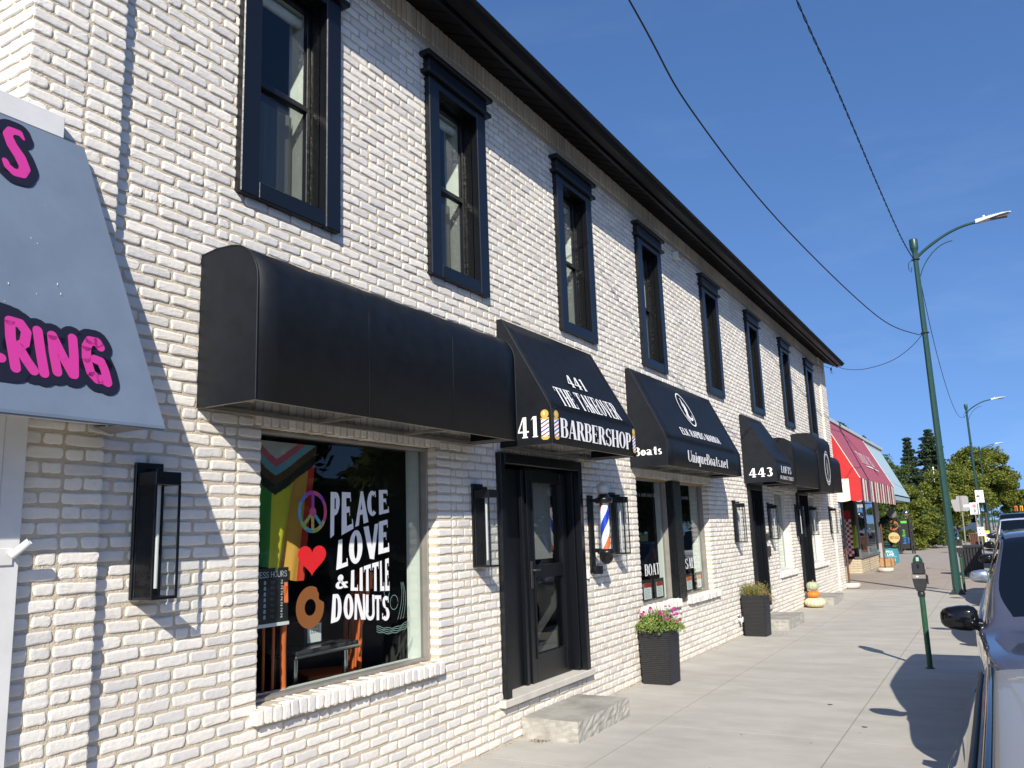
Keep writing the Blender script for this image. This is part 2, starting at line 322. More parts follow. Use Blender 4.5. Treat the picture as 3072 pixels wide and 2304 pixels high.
# ---------------------------------------------------------------- lettering (own letter shapes, polygons)
def arc(cx,cy,rx,ry,st,tt,a0,a1,n=14):
    o=[];i=[]
    for k in range(n+1):
        a=math.radians(a0+(a1-a0)*k/n)
        o.append((cx+rx*math.cos(a),cy+ry*math.sin(a))); i.append((cx+(rx-st)*math.cos(a),cy+(ry-tt)*math.sin(a)))
    return [[o[k],o[k+1],i[k+1],i[k]] for k in range(n)]
def rect(x0,y0,x1,y1): return [[(x0,y0),(x1,y0),(x1,y1),(x0,y1)]]
def glyph(c,S=.15,T=.06,sf=.05):
    H=1.0
    def stem(x,y0=0,y1=H,b=True,t=True):
        r=rect(x,y0,x+S,y1)
        if sf:
            if b: r+=rect(x-sf,y0,x+S+sf,y0+T*.8)
            if t: r+=rect(x-sf,y1-T*.8,x+S+sf,y1)
        return r
    def diag(x0,y0,x1,y1,wd): return [[(x0,y0),(x0+wd,y0),(x1+wd,y1),(x1,y1)]]
    e=sf
    g=[];w=.6
    if c==' ': return .32,[]
    if c=='A':
        w=.66; g=diag(e,0,.30,1,T*1.2)+diag(w-S-e,0,.27,1,S)+rect(.17,.3,.5,.3+T)
        if sf: g+=rect(0,0,.16,T*.8)+rect(w-S-2*e,0,w,T*.8)
    elif c=='B':
        g=stem(e)+rect(e+S,H-T,.34,H)+rect(e+S,.52,.34,.52+T)+rect(e+S,0,.34,T)+arc(.34,.76,.22,.24,S,T,-90,90)+arc(.34,.29,.25,.29,S,T,-90,90); w=.6
    elif c=='C':
        g=arc(.33,.5,.31,.5,S,T,50,310)+rect(.50,.74,.56,.98); w=.6
    elif c=='D':
        g=stem(e)+rect(e+S,H-T,.3,H)+rect(e+S,0,.3,T)+arc(.3,.5,.32,.5,S,T,-90,90); w=.64
    elif c in 'EF':
        g=stem(e)+rect(e+S,H-T,.5,H)+rect(e+S,.48,.4,.48+T)+rect(.46,H-.25,.5,H)+rect(.38,.38,.41,.62); w=.54
        if c=='E': g+=rect(e+S,0,.53,T)+rect(.49,0,.53,.27); w=.57
    elif c=='G':
        g=arc(.34,.5,.32,.5,S,T,50,330)+rect(.46,0.06,.46+S,.42)+rect(.40,.42-T,.68,.42); w=.68
    elif c=='H':
        g=stem(e)+stem(.5-e)+rect(e+S,.48,.5-e,.48+T); w=.5+S
    elif c=='I': g=stem(e); w=S+2*e
    elif c=='K':
        g=stem(e)+diag(.2,.42,.50,1,T*1.3)+diag(.44,0,.24,.56,S)
        if sf: g+=rect(.42,1-T*.8,.64,1)+rect(.40,0,.66,T*.8)
        w=.66
    elif c=='L': g=stem(e)+rect(e+S,0,.5,T)+rect(.46,0,.5,.28); w=.53
    elif c=='M':
        g=rect(e,0,e+T*1.1,1)+stem(.62)+diag(.36,0,.04,1,S)+diag(.36,0,.62,1,T*1.2)+rect(0,0,.15,T*.8); w=.82
    elif c=='N':
        g=rect(e,0,e+T*1.1,1)+diag(.44,0,.03,1,S)+rect(.58,0,.58+T*1.1,1)
        if sf: g+=rect(0,0,.17,T*.8)+rect(.5,1-T*.8,.72,1)
        w=.70
    elif c=='O': g=arc(.34,.5,.33,.5,S,T,0,360,26); w=.68
    elif c=='P': g=stem(e)+rect(e+S,H-T,.32,H)+rect(e+S,.45,.32,.45+T)+arc(.32,.725,.24,.275,S,T,-90,90); w=.57
    elif c=='R': g=stem(e)+rect(e+S,H-T,.32,H)+rect(e+S,.47,.32,.47+T)+arc(.32,.735,.23,.265,S,T,-90,90)+diag(.46,0,.26,.5,S)+(rect(.46,0,.66,T*.8) if sf else []); w=.64
    elif c=='S':
        g=arc(.28,.74,.25,.26,S*.8,T,30,270)+arc(.28,.26,.27,.28,S*.9,T,-150,90)+rect(.45,.72,.50,.97)+rect(.03,.05,.08,.30); w=.57
    elif c=='T': g=stem(.24,t=False)+rect(0,H-T,.24*2+S,H)+rect(0,H-.24,.04,H)+rect(.44+S,H-.24,.48+S,H); w=.48+S
    elif c=='U': g=rect(e,.3,e+S,1)+rect(.56,.3,.56+T*1.2,1)+arc((e+.56+T*1.2)/2,.3,(.56+T*1.2-e)/2,.3,S*.8,T,180,360)+(rect(0,1-T*.8,e*2+S,1)+rect(.48,1-T*.8,.72,1) if sf else []); w=.68
    elif c=='V': g=diag(.28,0,.02,1,S)+diag(.32,0,.56,1,T*1.2)+(rect(0,1-T*.8,.25,1)+rect(.48,1-T*.8,.70,1) if sf else []); w=.68
    elif c=='&': g=arc(.28,.75,.17,.24,S*.7,T,0,360,16)+arc(.27,.27,.26,.28,S*.8,T,20,400-80,16)+diag(.50,0,.16,.62,S*.8)+rect(.5,.3,.68,.3+T); w=.72
    elif c=='1': g=stem(.16,t=False)+[[(.04,.82),(.16,.90),(.16+S,1),(.16,1)]]; w=.3+S
    elif c=='4': g=rect(.34,0,.34+S,1)+[[(.02,.25),(.10,.25),(.40,1),(.34,1)]]+rect(.02,.25,.34+S+.12,.25+T*1.3)+(rect(.28,0,.40+S,T) if sf else []); w=.5+S
    elif c=='3': g=arc(.26,.75,.24,.25,S,T,-90,150)+arc(.26,.28,.26,.28,S,T,-150,90); w=.56
    elif c=='2': g=arc(.27,.72,.25,.28,S,T,-10,170)+diag(.02,.0,.40,.7,S*.9)+rect(.02,0,.54,T*1.6); w=.58
    elif c=='8': g=arc(.28,.75,.22,.25,S,T,0,360,18)+arc(.28,.27,.26,.27,S,T,0,360,18); w=.58
    elif c=='0': g=arc(.28,.5,.26,.5,S,T,0,360,22); w=.58
    elif c=='5': g=arc(.26,.30,.25,.30,S,T,-150,120)+rect(.08,.5,.08+T,1)+rect(.08,1-T*1.5,.48,1); w=.56
    elif c=='o': g=arc(.25,.33,.24,.34,S,T,0,360,20); w=.5
    elif c=='e': g=arc(.25,.33,.24,.34,S,T,0,320,20)+rect(.08,.33,.46,.33+T); w=.5
    elif c=='a': g=arc(.2,.2,.18,.2,S*.8,T,0,360,16)+rect(.28,0,.28+S,.48)+arc(.22,.47,.17+S*.4,.2,S*.8,T,0,150,10)+rect(.28,0,.36+S,T); w=.42+S
    elif c=='n': g=rect(e,0,e+S,.66)+arc(.30,.42,.20,.25,S,T,0,120,10)+rect(.5-S,0,.5,.43)+rect(0,.66-T,e+S,.66)+(rect(0,0,S+2*e,T)+rect(.46-S,0,.54,T) if sf else []); w=.56
    elif c=='u': g=rect(e,.2,e+S,.66)+arc(.25,.25,.20,.25,S,T,180,300,10)+rect(.5-S,0,.5,.66)+rect(0,.66-T,e+S,.66)+rect(.5-S,0,.56,T); w=.58
    elif c=='i': g=rect(e,0,e+S,.66)+rect(0,.66-T,e+S,.66)+(rect(0,0,S+2*e,T) if sf else [])+arc(e+S/2,.85,.085,.085,.085,.085,0,360,10); w=S+2*e+.02
    elif c=='q': g=arc(.22,.33,.21,.34,S,T,0,360,18)+rect(.42-S*.3,-.3,.42+S*.7,.66)+rect(.34,-.3,.56,-.3+T); w=.56
    elif c=='t': g=rect(.1,.12,.1+S,.9)+rect(0,.66-T,.34,.66)+arc(.24,.14,.14,.14,S*.7,T,180,330,8); w=.38
    elif c=='h': g=rect(e,0,e+S,1)+arc(.30,.42,.20,.25,S,T,0,120,10)+rect(.5-S,0,.5,.43); w=.56
    elif c=='p': g=rect(e,-.3,e+S,.66)+arc(.3,.33,.22,.34,S,T,0,360,16); w=.54
    elif c=='l': g=rect(e,0,e+S,1)+rect(0,0,S+2*e,T); w=S+2*e
    elif c=='y': g=diag(.24,0,.02,.66,S)+diag(.14,-.3,.42,.66,T*1.3); w=.5
    elif c=='b': g=rect(e,0,e+S,1)+arc(.3,.33,.22,.34,S,T,0,360,16); w=.54
    elif c=='r': g=rect(e,0,e+S,.66)+arc(.3,.4,.16,.26,S,T,40,150,8); w=.4
    elif c=='s': g=arc(.2,.48,.17,.19,S*.75,T,30,270,10)+arc(.2,.18,.18,.19,S*.8,T,-150,90,10); w=.4
    elif c=='.': g=arc(.09,.08,.08,.08,.08,.08,0,360,10); w=.19
    elif c=='-': g=rect(.02,.4,.3,.4+T*2); w=.32
    return w,g
def text_mb(mb,txt,f,mtl,S=.15,T=.06,sf=.05,gap=.05,step=.00012):
    # f(u,v,k)-> 3D point, u 0..1 over the whole line, v 0..1 cap height, k raises
    items=[];x=0
    for ch in txt:
        w_,g=glyph(ch,S,T,sf); items.append((x,g)); x+=w_+gap
    tot=x-gap; k=0
    for x0,g in items:
        for poly in g:
            k+=1
            vs=[f((x0+p[0])/tot,p[1],(k%7)*step) for p in poly]
            mb.add(vs,[list(range(len(vs)))],mtl)
    return mb
def plane_map(P00,P10,P01,nrm,off=.003):
    # P00 lower-left, P10 lower-right, P01 upper-left
    P00,P10,P01,n=Vector(P00),Vector(P10),Vector(P01),Vector(nrm).normalized()
    return lambda u,v,k: P00+(P10-P00)*u+(P01-P00)*v+n*(off+k)
def quad_map(a,b,c,d,nrm,off=.003):
    # a ll, b lr, c ur, d ul
    a,b,c,d,n=map(Vector,(a,b,c,d,nrm)); n.normalize()
    return lambda u,v,k: (a*(1-u)+b*u)*(1-v)+(d*(1-u)+c*u)*v+n*(off+k)
def stroke(mb,pts,r,f,mtl,k0=0,n=10):
    k=k0
    for i,(p,rr) in enumerate(zip(pts,r if isinstance(r,list) else [r]*len(pts))):
        k+=1; vs=[f(p[0]+rr*math.cos(2*PI*j/n),p[1]+rr*math.sin(2*PI*j/n),(k%9)*.0001) for j in range(n)]
        mb.add(vs,[list(range(n))],mtl)
    rs=r if isinstance(r,list) else [r]*len(pts)
    for i in range(len(pts)-1):
        a,b=Vector(pts[i]),Vector(pts[i+1]); d=(b-a)
        if d.length<1e-6: continue
        d.normalize(); q=Vector((-d.y,d.x)); k+=1
        P=[a+q*rs[i],a-q*rs[i],b-q*rs[i+1],b+q*rs[i+1]]
        mb.add([f(p.x,p.y,(k%9)*.0001) for p in P],[[0,1,2,3]],mtl)

# ---------------------------------------------------------------- setting: ground
GR='structure'
YN=22.45      # where the new pavement ends
XK=3.22       # kerb
mb=MB(); mb.box(-60,160,-60,900,-.9,-.45,M['grass']); tag(mb.build('ground'),kind=GR)
mb=MB(); mb.box(XK+.15,13.0,-60,600,-.35,-.13,M['asphalt']); tag(mb.build('road'),kind=GR)
mb=MB()
for y in np.arange(-8,120,6.1): mb.box(XK+.16,XK+2.3,y,y+.1,-.1295,-.124,M['roadpaint'])
for y in np.arange(-40,300,9.0): mb.box(8.0,8.12,y,y+3,-.1295,-.124,M['signalyellow'])
tag(mb.build('road_marking'),kind=GR)
def slabs(name,x0,x1,y0,y1,xs,ys,m,z=0,g=.009,mj=None):
    mb=MB(); mb.box(x0,x1,y0,y1,-.35,z-.004,M['joint'])
    X=[x0]+[x for x in xs if x0<x<x1]+[x1]; Y=[y0]+[y for y in ys if y0<y<y1]+[y1]
    for i in range(len(X)-1):
        for j in range(len(Y)-1):
            mb.box(X[i]+g/2,X[i+1]-g/2,Y[j]+g/2,Y[j+1]-g/2,-.05,z,m)
    return tag(mb.build(name),kind=GR)
slabs('sidewalk',-.02,XK,-6,YN,[.86,2.34],list(np.arange(-4.55,YN,1.45)),M['concrete'])
slabs('old_sidewalk',-1.8,XK,YN+.008,300,[.9,2.2],list(np.arange(YN+1.9,300,1.9)),M['oldconcrete'],z=-.004)
mb=MB()
for y in np.arange(-6,300,3.0): mb.bbox(XK+.001,XK+.148,y+.004,y+2.996,-.3,.003,M['kerbpaint'],b=.012)
tag(mb.build('kerb'),kind=GR)
slabs('far_sidewalk',13.15,16.5,-40,300,[14.8],list(np.arange(-40,300,3)),M['oldconcrete'])
mb=MB()
for y in np.arange(-40,300,3.0): mb.bbox(13.0,13.14,y+.004,y+2.996,-.3,.003,M['kerbpaint'],b=.012)
tag(mb.build('far_kerb'),kind=GR)

# ---------------------------------------------------------------- white brick building
rng=random.Random(4)
CH=.0651; PITCH=.187; BL=.1705
BV=[];BF=[];BA=[]
def one_brick(u0,u1,v0,v1,wf,wb,mp,V=None,F=None,A=None,jit=1.0,ragged=.0032,cr=.012):
    V=BV if V is None else V; F=BF if F is None else F; A=BA if A is None else A
    if u1-u0<.012: return
    b=len(V); ol=[]
    dz_=rng.uniform(-.0012,.0012)*jit; v0+=dz_; v1+=dz_+rng.uniform(-.001,.001)*jit; u0+=rng.uniform(-.002,.002)*jit; u1+=rng.uniform(-.002,.002)*jit
    j=ragged*jit
    r=min(cr,(u1-u0)*.3)
    for cx_,cy_,sx,sy in ((u0,v0,1,1),(u1,v0,-1,1),(u1,v1,-1,-1),(u0,v1,1,-1)):
        dx,dy=rng.uniform(-j,j),rng.uniform(-j,j); rr=r*rng.uniform(.6,1.4)
        P=[(cx_,cy_+sy*rr),(cx_+sx*rr*.3,cy_+sy*rr*.3),(cx_+sx*rr,cy_)]
        if sx*sy<0: P=P[::-1]
        if sx*sy>0: pass
        for p in P: ol.append((p[0]+dx,p[1]+dy))
    # order: lower-left, lower-right, upper-right, upper-left  -> loop; add mid points on long edges
    loop=[]
    n0=len(ol)
    for i,p in enumerate(ol):
        loop.append(p)
        if i in (2,8):
            q=ol[(i+1)%n0]
            for t in (.33,.67): loop.append((p[0]*(1-t)+q[0]*t+rng.uniform(-j,j),p[1]*(1-t)+q[1]*t+rng.uniform(-j,j)))
    n=len(loop); cu,cv=(u0+u1)/2,(v0+v1)/2
    hu,hv=(u1-u0)/2,(v1-v0)/2
    def ring(ins,w,jw):
        for p in loop:
            q=(cu+(p[0]-cu)*(1-ins/hu),cv+(p[1]-cv)*(1-ins/hv)); V.append(mp(q[0],q[1],w+rng.uniform(-jw,jw)))
    tilt=rng.uniform(-.0015,.0015)
    ring(-.001,wb,0); ring(0,wf-.0030,.0008); ring(.0040,wf+tilt,.0007); ring(.010,wf+.001+tilt,.0006)
    V.append(mp(cu,cv,wf+.0012+tilt))
    for k in range(3):
        for i in range(n):
            F.append([b+k*n+i,b+k*n+(i+1)%n,b+(k+1)*n+(i+1)%n,b+(k+1)*n+i])
    for i in range(n): F.append([b+3*n+i,b+3*n+(i+1)%n,b+4*n])
    t=rng.random(); g=1.0 if rng.random()<.16 else rng.random()*.5
    A.extend([(t,g,0,1)]*(4*n+1))
front=lambda u,v,w_:(w_,u,v)
leftface=lambda u,v,w_:(-u,1.9-w_,v)   # u measured into the building, facing -Y
# openings on the front (y0,y1,z0,z1), quoined flag
SH=[(3.37,5.10,.765,2.30,True),(5.955,7.53,.30,2.325,False),(9.07,11.82,.775,2.25,True),(14.03,14.90,.27,2.33,False),(15.93,17.15,.775,2.30,True),(17.86,18.93,.27,2.33,False),(19.20,20.38,.775,2.30,True)]
WL=[3.13,5.02,7.26,9.50,12.15,14.80,17.48,20.13]
UP=[(y+.03,y+.82,3.66,5.47,False) for y in WL]
SOLD=[(3.32,5.15,2.30,2.49),(5.93,7.72,2.33,2.60),(9.0,11.95,2.25,2.50)]
ZT=5.655
nrow=int(ZT/CH)
QL=.168
for k in range(1,nrow+1):
    z1=k*CH; z0=z1-.0488
    zc=(z0+z1)/2
    cuts=[];quo=[]
    for (a,b_,c,d,q) in SH+UP:
        if c-.012<zc<d+.012:
            cuts.append((a,b_,q))
    for (a,b_,c,d) in SOLD:
        if c-.01<zc<d+.01: cuts.append((a,b_,False))
    if 2.26<zc<2.43: cuts.append((15.83,20.60,False))
    cuts=sorted(cuts); segs=[];x=2.375
    for a,b_,q in cuts:
        if a-x>.02: segs.append((x,a,q,'r'))
        x=max(x,b_)
        quo.append((a,b_,q))
    segs.append((x,22.0,False,'r'))
    def fill(a,b_,off,mp=front,xf=0,xb=-.013,V=None,F=None,A=None):
        i=math.floor((a-off)/PITCH)
        while True:
            s0=off+i*PITCH; e=s0+BL; i+=1
            if s0>=b_: break
            s1=max(s0,a+.004); e1=min(e,b_-.004)
            if e1-s1<.022: continue
            if rng.random()<.07 and e1-s1>.15:
                mid=s1+(e1-s1)*rng.choice((.46,.54))
                one_brick(s1,mid-.006,z0,z1,xf+rng.uniform(-.0012,.002),xb,mp,V,F,A); one_brick(mid+.006,e1,z0,z1,xf+rng.uniform(-.0012,.002),xb,mp,V,F,A)
            else: one_brick(s1,e1,z0,z1,xf+rng.uniform(-.0015,.003),xb,mp,V,F,A)
    off=(k%2)*PITCH/2+.03
    # quoins
    bnd=[2.375,22.0]
    edges=[]
    for a,b_,q in quo:
        if q:
            one_brick(a-QL,a,z0,z1,.002,-.10,front); one_brick(b_,b_+QL+.008,z0,z1,.002,-.10,front)
            edges.append((a-QL-.009,b_+QL+.017))
        else: edges.append((a,b_))
    x=2.375
    for a,b_ in sorted(edges):
        if a-x>.02: fill(x,a,off)
        x=max(x,b_)
    fill(x,22.0,off)
    # left pilaster and right pilaster
    if k%2: one_brick(1.902,2.07,z0,z1,.05,-.013,front); one_brick(2.083,2.17,z0,z1,.05,-.01,front); one_brick(2.183,2.37,z0,z1,.051,-.012,front)
    else: one_brick(1.902,1.995,z0,z1,.05,-.013,front); one_brick(2.008,2.176,z0,z1,.05,-.01,front); one_brick(2.189,2.27,z0,z1,.049,-.012,front); one_brick(2.283,2.37,z0,z1,.051,-.012,front)
    if k%2:
        for a in (22.005,22.195,22.385,22.575): one_brick(a,a+.178,z0,z1,.05,-.013,front)
    else:
        for a,b_ in ((22.005,22.09),(22.10,22.275),(22.29,22.465),(22.48,22.655),(22.667,22.753)): one_brick(a,b_,z0,z1,.05,-.013,front)
    if z0>3.0:
        a=-.05+(.0 if k%2 else -.09); i=0
        while a<5.5:
            one_brick(max(a,-.047),a+BL,z0,z1,.0,-.013,leftface); a+=PITCH
def soldiers(a,b_,z0,z1,x=0,xb=-.10,p=.0655):
    y=a
    while y+.05<=b_:
        one_brick(y+.004,y+p-.008,z0,z1,x+rng.uniform(-.001,.002),xb,front); y+=p
for a,b_,c,d in SOLD: soldiers(a,b_,c+.004,d)
soldiers(2.38,22.0,ZT+.006,5.86,0,-.013); soldiers(1.905,2.37,ZT+.006,5.86,.05,-.013); soldiers(22.005,22.75,ZT+.006,5.86,.05,-.013)

bl=empty('brick_building',(0,12,0),'long two storey white painted brick building with black eave and black window casings','building')
wall=MB(); wall.mi(M['brick']); wall.v=[tuple(map(float,p)) for p in BV]; wall.f=BF; wall.m=[0]*len(BF); wall.smooth=[False]*len(BF)
# mortar sheet with openings, butt cells
ys=sorted(set([2.375,22.0]+[t for o in SH+UP for t in (o[0],o[1])])); zs=sorted(set([0-.3,5.9]+[t for o in SH+UP for t in (o[2],o[3])]))
nb=len(wall.v)
for i in range(len(ys)-1):
    for j in range(len(zs)-1):
        yc,zc=(ys[i]+ys[i+1])/2,(zs[j]+zs[j+1])/2
        if any(o[0]<yc<o[1] and o[2]<zc<o[3] for o in SH+UP): continue
        wall.add([(-.0047,ys[i],zs[j]),(-.0047,ys[i+1],zs[j]),(-.0047,ys[i+1],zs[j+1]),(-.0047,ys[i],zs[j+1])],[[0,1,2,3]],M['mortar'])
# reveals
for (a,b_,c,d,q) in SH:
    D=-.16
    wall.add([(-.010,a-.004,c),(D,a-.004,c),(D,a-.004,d),(-.010,a-.004,d)],[[0,1,2,3]],M['mortar'])
    wall.add([(-.010,b_+.004,c),(D,b_+.004,c),(D,b_+.004,d),(-.010,b_+.004,d)],[[0,1,2,3]],M['mortar'])
    wall.add([(-.010,a,d+.003),(D,a,d+.003),(D,b_,d+.003),(-.010,b_,d+.003)],[[0,1,2,3]],M['mortar'])
    wall.add([(-.010,a,c-.003),(D,a,c-.003),(D,b_,c-.003),(-.010,b_,c-.003)],[[0,1,2,3]],M['mortar'])
wall.box(-.2,.0445,1.91,2.366,-.3,5.9,M['mortar']); wall.box(-.2,.0445,22.01,22.745,-.3,5.9,M['mortar'])
wall.box(-9,-.20,1.91,2.2,-.3,5.9,M['mortar']); wall.box(-9,-.20,22.3,22.74,-.3,5.9,M['mortar']); wall.box(-9.2,-9,1.91,22.74,-.3,5.9,M['mortar'])
attr=BA+[(0.5,0,0,1)]*(len(wall.v)-nb)
part(wall,'wall',bl,attr)
# quoin-side wrap handled by deep bricks. sills
def sill(a,b_,z,name='sill',x=.045):
    V=[];F=[];A=[]
    y=a; mp=lambda u,v,w_:(w_,u,v+ (w_-0.0)*-.10)
    while y<b_-.02:
        e=min(y+.0565,b_)
        one_brick(y,e,z-.088,z-.004,x+rng.uniform(-.003,.004),-.12,front,V,F,A,jit=1.4,cr=.012); y+=.0655
    s=MB(); s.mi(M['brick']); s.v=[tuple(map(float,p)) for p in V]; s.f=F; s.m=[0]*len(F); s.smooth=[False]*len(F)
    n=len(s.v); s.box(-.13,x-.010,a+.004,b_-.004,z-.084,z-.009,M['mortar'])
    return part(s,name,bl,A+[(.5,0,0,1)]*(len(s.v)-n))
sill(3.33,5.10,.765); sill(9.0,10.27,.775); sill(10.62,12.0,.765); sill(15.9,17.35,.775); sill(19.15,20.75,.775)
# small brackets under the long lintel
lt=MB(); lt.bbox(-.02,.035,15.83,20.60,2.28,2.42,M['whiteboard'],b=.006); part(lt,'lintel',bl)['label']='flat painted lintel board over the far shop windows'

# eave
e=MB(); prof=[(-.02,5.862),(.33,5.685),(.33,5.70),(-.02,5.877)]
e.prism(prof,'y',1.6,22.95,M['soffit'])
for y in np.arange(1.7,22.9,.20): e.prism([(0.0,5.8505),(.325,5.6855),(.325,5.6815),(0.0,5.8465)],'y',y,y+.02,M['soffit'])
part(e,'soffit',bl)
e=MB(); e.box(.331,.362,1.58,22.97,5.672,5.772,M['gutter']); part(e,'fascia',bl)
e=MB(); e.prism([(.364,5.775),(.372,5.708),(.468,5.702),(.490,5.722),(.508,5.748),(.530,5.760),(.530,5.774),(.518,5.774),(.50,5.757),(.478,5.730),(.462,5.714),(.382,5.718),(.376,5.775)],'y',1.55,23.0,M['gutter']); part(e,'gutter',bl)
e=MB(); e.prism([(.345,5.79),(-4.6,7.55),(-9.6,5.79),(-9.6,5.73),(-4.6,7.49),(.345,5.775)],'y',1.55,23.0,M['roof']); part(e,'roof',bl)
# upper windows
def casing(y,W_=.85):
    c=MB(); bp=M['blackpaint']; X=.05
    c.bbox(-.02,X,y,y+.14,3.64,5.31,bp,b=.006); c.bbox(-.02,X,y+W_-.14,y+W_,3.64,5.31,bp,b=.006)
    c.bbox(-.02,X-.003,y+.141,y+W_-.141,3.642,3.75,bp,b=.006)
    c.bbox(-.02,X-.003,y+.141,y+W_-.141,5.24,5.309,bp,b=.004)
    c.bbox(-.02,.062,y-.012,y+W_+.012,5.352,5.455,bp,b=.004)
    c.bbox(-.02,.088,y-.055,y+W_+.055,5.311,5.351,bp,b=.008)
    c.bbox(-.02,.098,y-.065,y+W_+.065,5.456,5.50,bp,b=.008)
    # reveals inside
    a,b_=y+.14,y+W_-.14; z0,z1=3.75,5.24; D=-.125
    c.add([(-.02,a+.001,z0),(D,a+.001,z0),(D,a+.001,z1),(-.02,a+.001,z1)],[[0,1,2,3]],M['blackreveal'])
    c.add([(-.02,b_-.001,z0),(D,b_-.001,z0),(D,b_-.001,z1),(-.02,b_-.001,z1)],[[0,1,2,3]],M['blackreveal'])
    c.add([(-.02,a,z1-.001),(D,a,z1-.001),(D,b_,z1-.001),(-.02,b_,z1-.001)],[[0,1,2,3]],M['blackreveal'])
    c.add([(-.02,a,z0+.001),(D,a,z0+.001),(D,b_,z0+.001),(-.02,b_,z0+.001)],[[0,1,2,3]],M['blackreveal'])
    w_=part(c,'window',bl)
    fr=MB(); bp=M['blackpaint']
    fr.bbox(-.14,-.10,a+.003,a+.033,z0+.002,z1-.003,bp,b=.003); fr.bbox(-.14,-.10,b_-.033,b_-.003,z0+.002,z1-.003,bp,b=.003)
    fr.bbox(-.14,-.10,a+.034,b_-.034,z1-.035,z1-.003,bp,b=.003); fr.bbox(-.14,-.10,a+.034,b_-.034,z0+.002,z0+.04,bp,b=.003)
    zm=4.49; fr.bbox(-.145,-.095,a+.034,b_-.034,zm-.022,zm+.022,bp,b=.005)
    s_=part(fr,'sash',w_)
    for nm,zz0,zz1,xx in (('pane',zm+.022,z1-.034,-.118),('pane',z0+.04,zm-.022,-.128)):
        g=MB(); g.add([(xx,a+.033,zz0),(xx,b_-.033,zz0),(xx,b_-.033,zz1),(xx,a+.033,zz1)],[[0,1,2,3]],M['glass']); part(g,nm,w_)
    g=MB(); g.add([(-.1325,a+.033,z0+.04),(-.1325,b_-.033,z0+.04),(-.1325,b_-.033,zm-.022),(-.1325,a+.033,zm-.022)],[[0,1,2,3]],M['screen']); part(g,'insect_screen',w_)
    # white inner jamb + blind + dark room
    r=MB(); J=M['jamb']; I=M['interior']; D2=-.30
    r.box(D2,-.145,b_-.004,b_+.01,z0,z1,J); r.box(D2,-.145,a-.01,a+.004,z0,z1,J)
    r.box(D2,-.145,a+.004,b_-.004,z1-.02,z1,J); r.box(D2,-.145,a+.004,b_-.004,z0-.01,z0+.012,J)
    part(r,'inner_jamb',w_)
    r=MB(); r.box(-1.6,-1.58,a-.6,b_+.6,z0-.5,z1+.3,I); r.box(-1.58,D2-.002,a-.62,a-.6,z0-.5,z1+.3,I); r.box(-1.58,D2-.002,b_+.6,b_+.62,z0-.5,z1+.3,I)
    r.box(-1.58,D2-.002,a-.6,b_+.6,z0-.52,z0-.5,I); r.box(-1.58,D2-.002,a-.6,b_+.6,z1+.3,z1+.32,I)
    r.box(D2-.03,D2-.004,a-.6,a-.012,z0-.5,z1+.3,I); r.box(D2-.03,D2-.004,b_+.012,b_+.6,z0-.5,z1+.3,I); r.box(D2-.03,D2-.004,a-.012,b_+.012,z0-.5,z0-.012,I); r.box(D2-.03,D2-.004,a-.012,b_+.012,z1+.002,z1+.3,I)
    part(r,'interior',w_)
    r=MB(); r.tube([(-.2,a+.01,z1-.07),(-.2,b_-.01,z1-.07)],.035,12,M['white']); part(r,'roller_blind',w_)
    if True:
        r=MB(); n=14
        for k in range(n):
            gp_=.10+.05*math.sin(y*7.3); ya=a+.03+(b_-a-gp_)*k/n; yb=a+.03+(b_-a-gp_)*(k+1)/n
            r.add([(-.235+.008*math.sin(k*2.1),ya,z0+.02),(-.235+.008*math.sin((k+1)*2.1),yb,z0+.02),(-.235+.008*math.sin((k+1)*2.1),yb,zm-.02),(-.235+.008*math.sin(k*2.1),ya,zm-.02)],[[0,1,2,3]],M['curtain'])
        part(r,'curtain',w_)
    return w_
for y in WL: casing(y)
# little vent lamp on wall under soffit
mb=MB(); mb.bbox(0.003,.09,10.98,11.10,5.42,5.52,M['whiteboard']); mb.lathe([(.045,0),(.045,.02),(.02,.03)],(.091,11.04,5.47),12,M['alum'],'x'); part(mb,'vent_cap',bl)

# shop windows -----------------------------------------------------
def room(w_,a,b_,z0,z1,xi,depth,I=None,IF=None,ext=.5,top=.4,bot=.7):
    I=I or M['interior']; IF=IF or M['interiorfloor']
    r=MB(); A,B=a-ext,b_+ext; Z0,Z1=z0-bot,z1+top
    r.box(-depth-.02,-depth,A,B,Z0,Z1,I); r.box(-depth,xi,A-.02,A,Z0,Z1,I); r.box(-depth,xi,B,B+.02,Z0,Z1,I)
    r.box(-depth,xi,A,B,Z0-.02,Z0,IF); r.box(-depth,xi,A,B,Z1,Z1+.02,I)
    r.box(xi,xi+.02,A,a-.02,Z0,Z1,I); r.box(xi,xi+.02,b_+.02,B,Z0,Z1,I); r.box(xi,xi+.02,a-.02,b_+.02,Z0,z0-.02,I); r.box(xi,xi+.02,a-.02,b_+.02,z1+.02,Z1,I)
    part(r,'interior',w_)
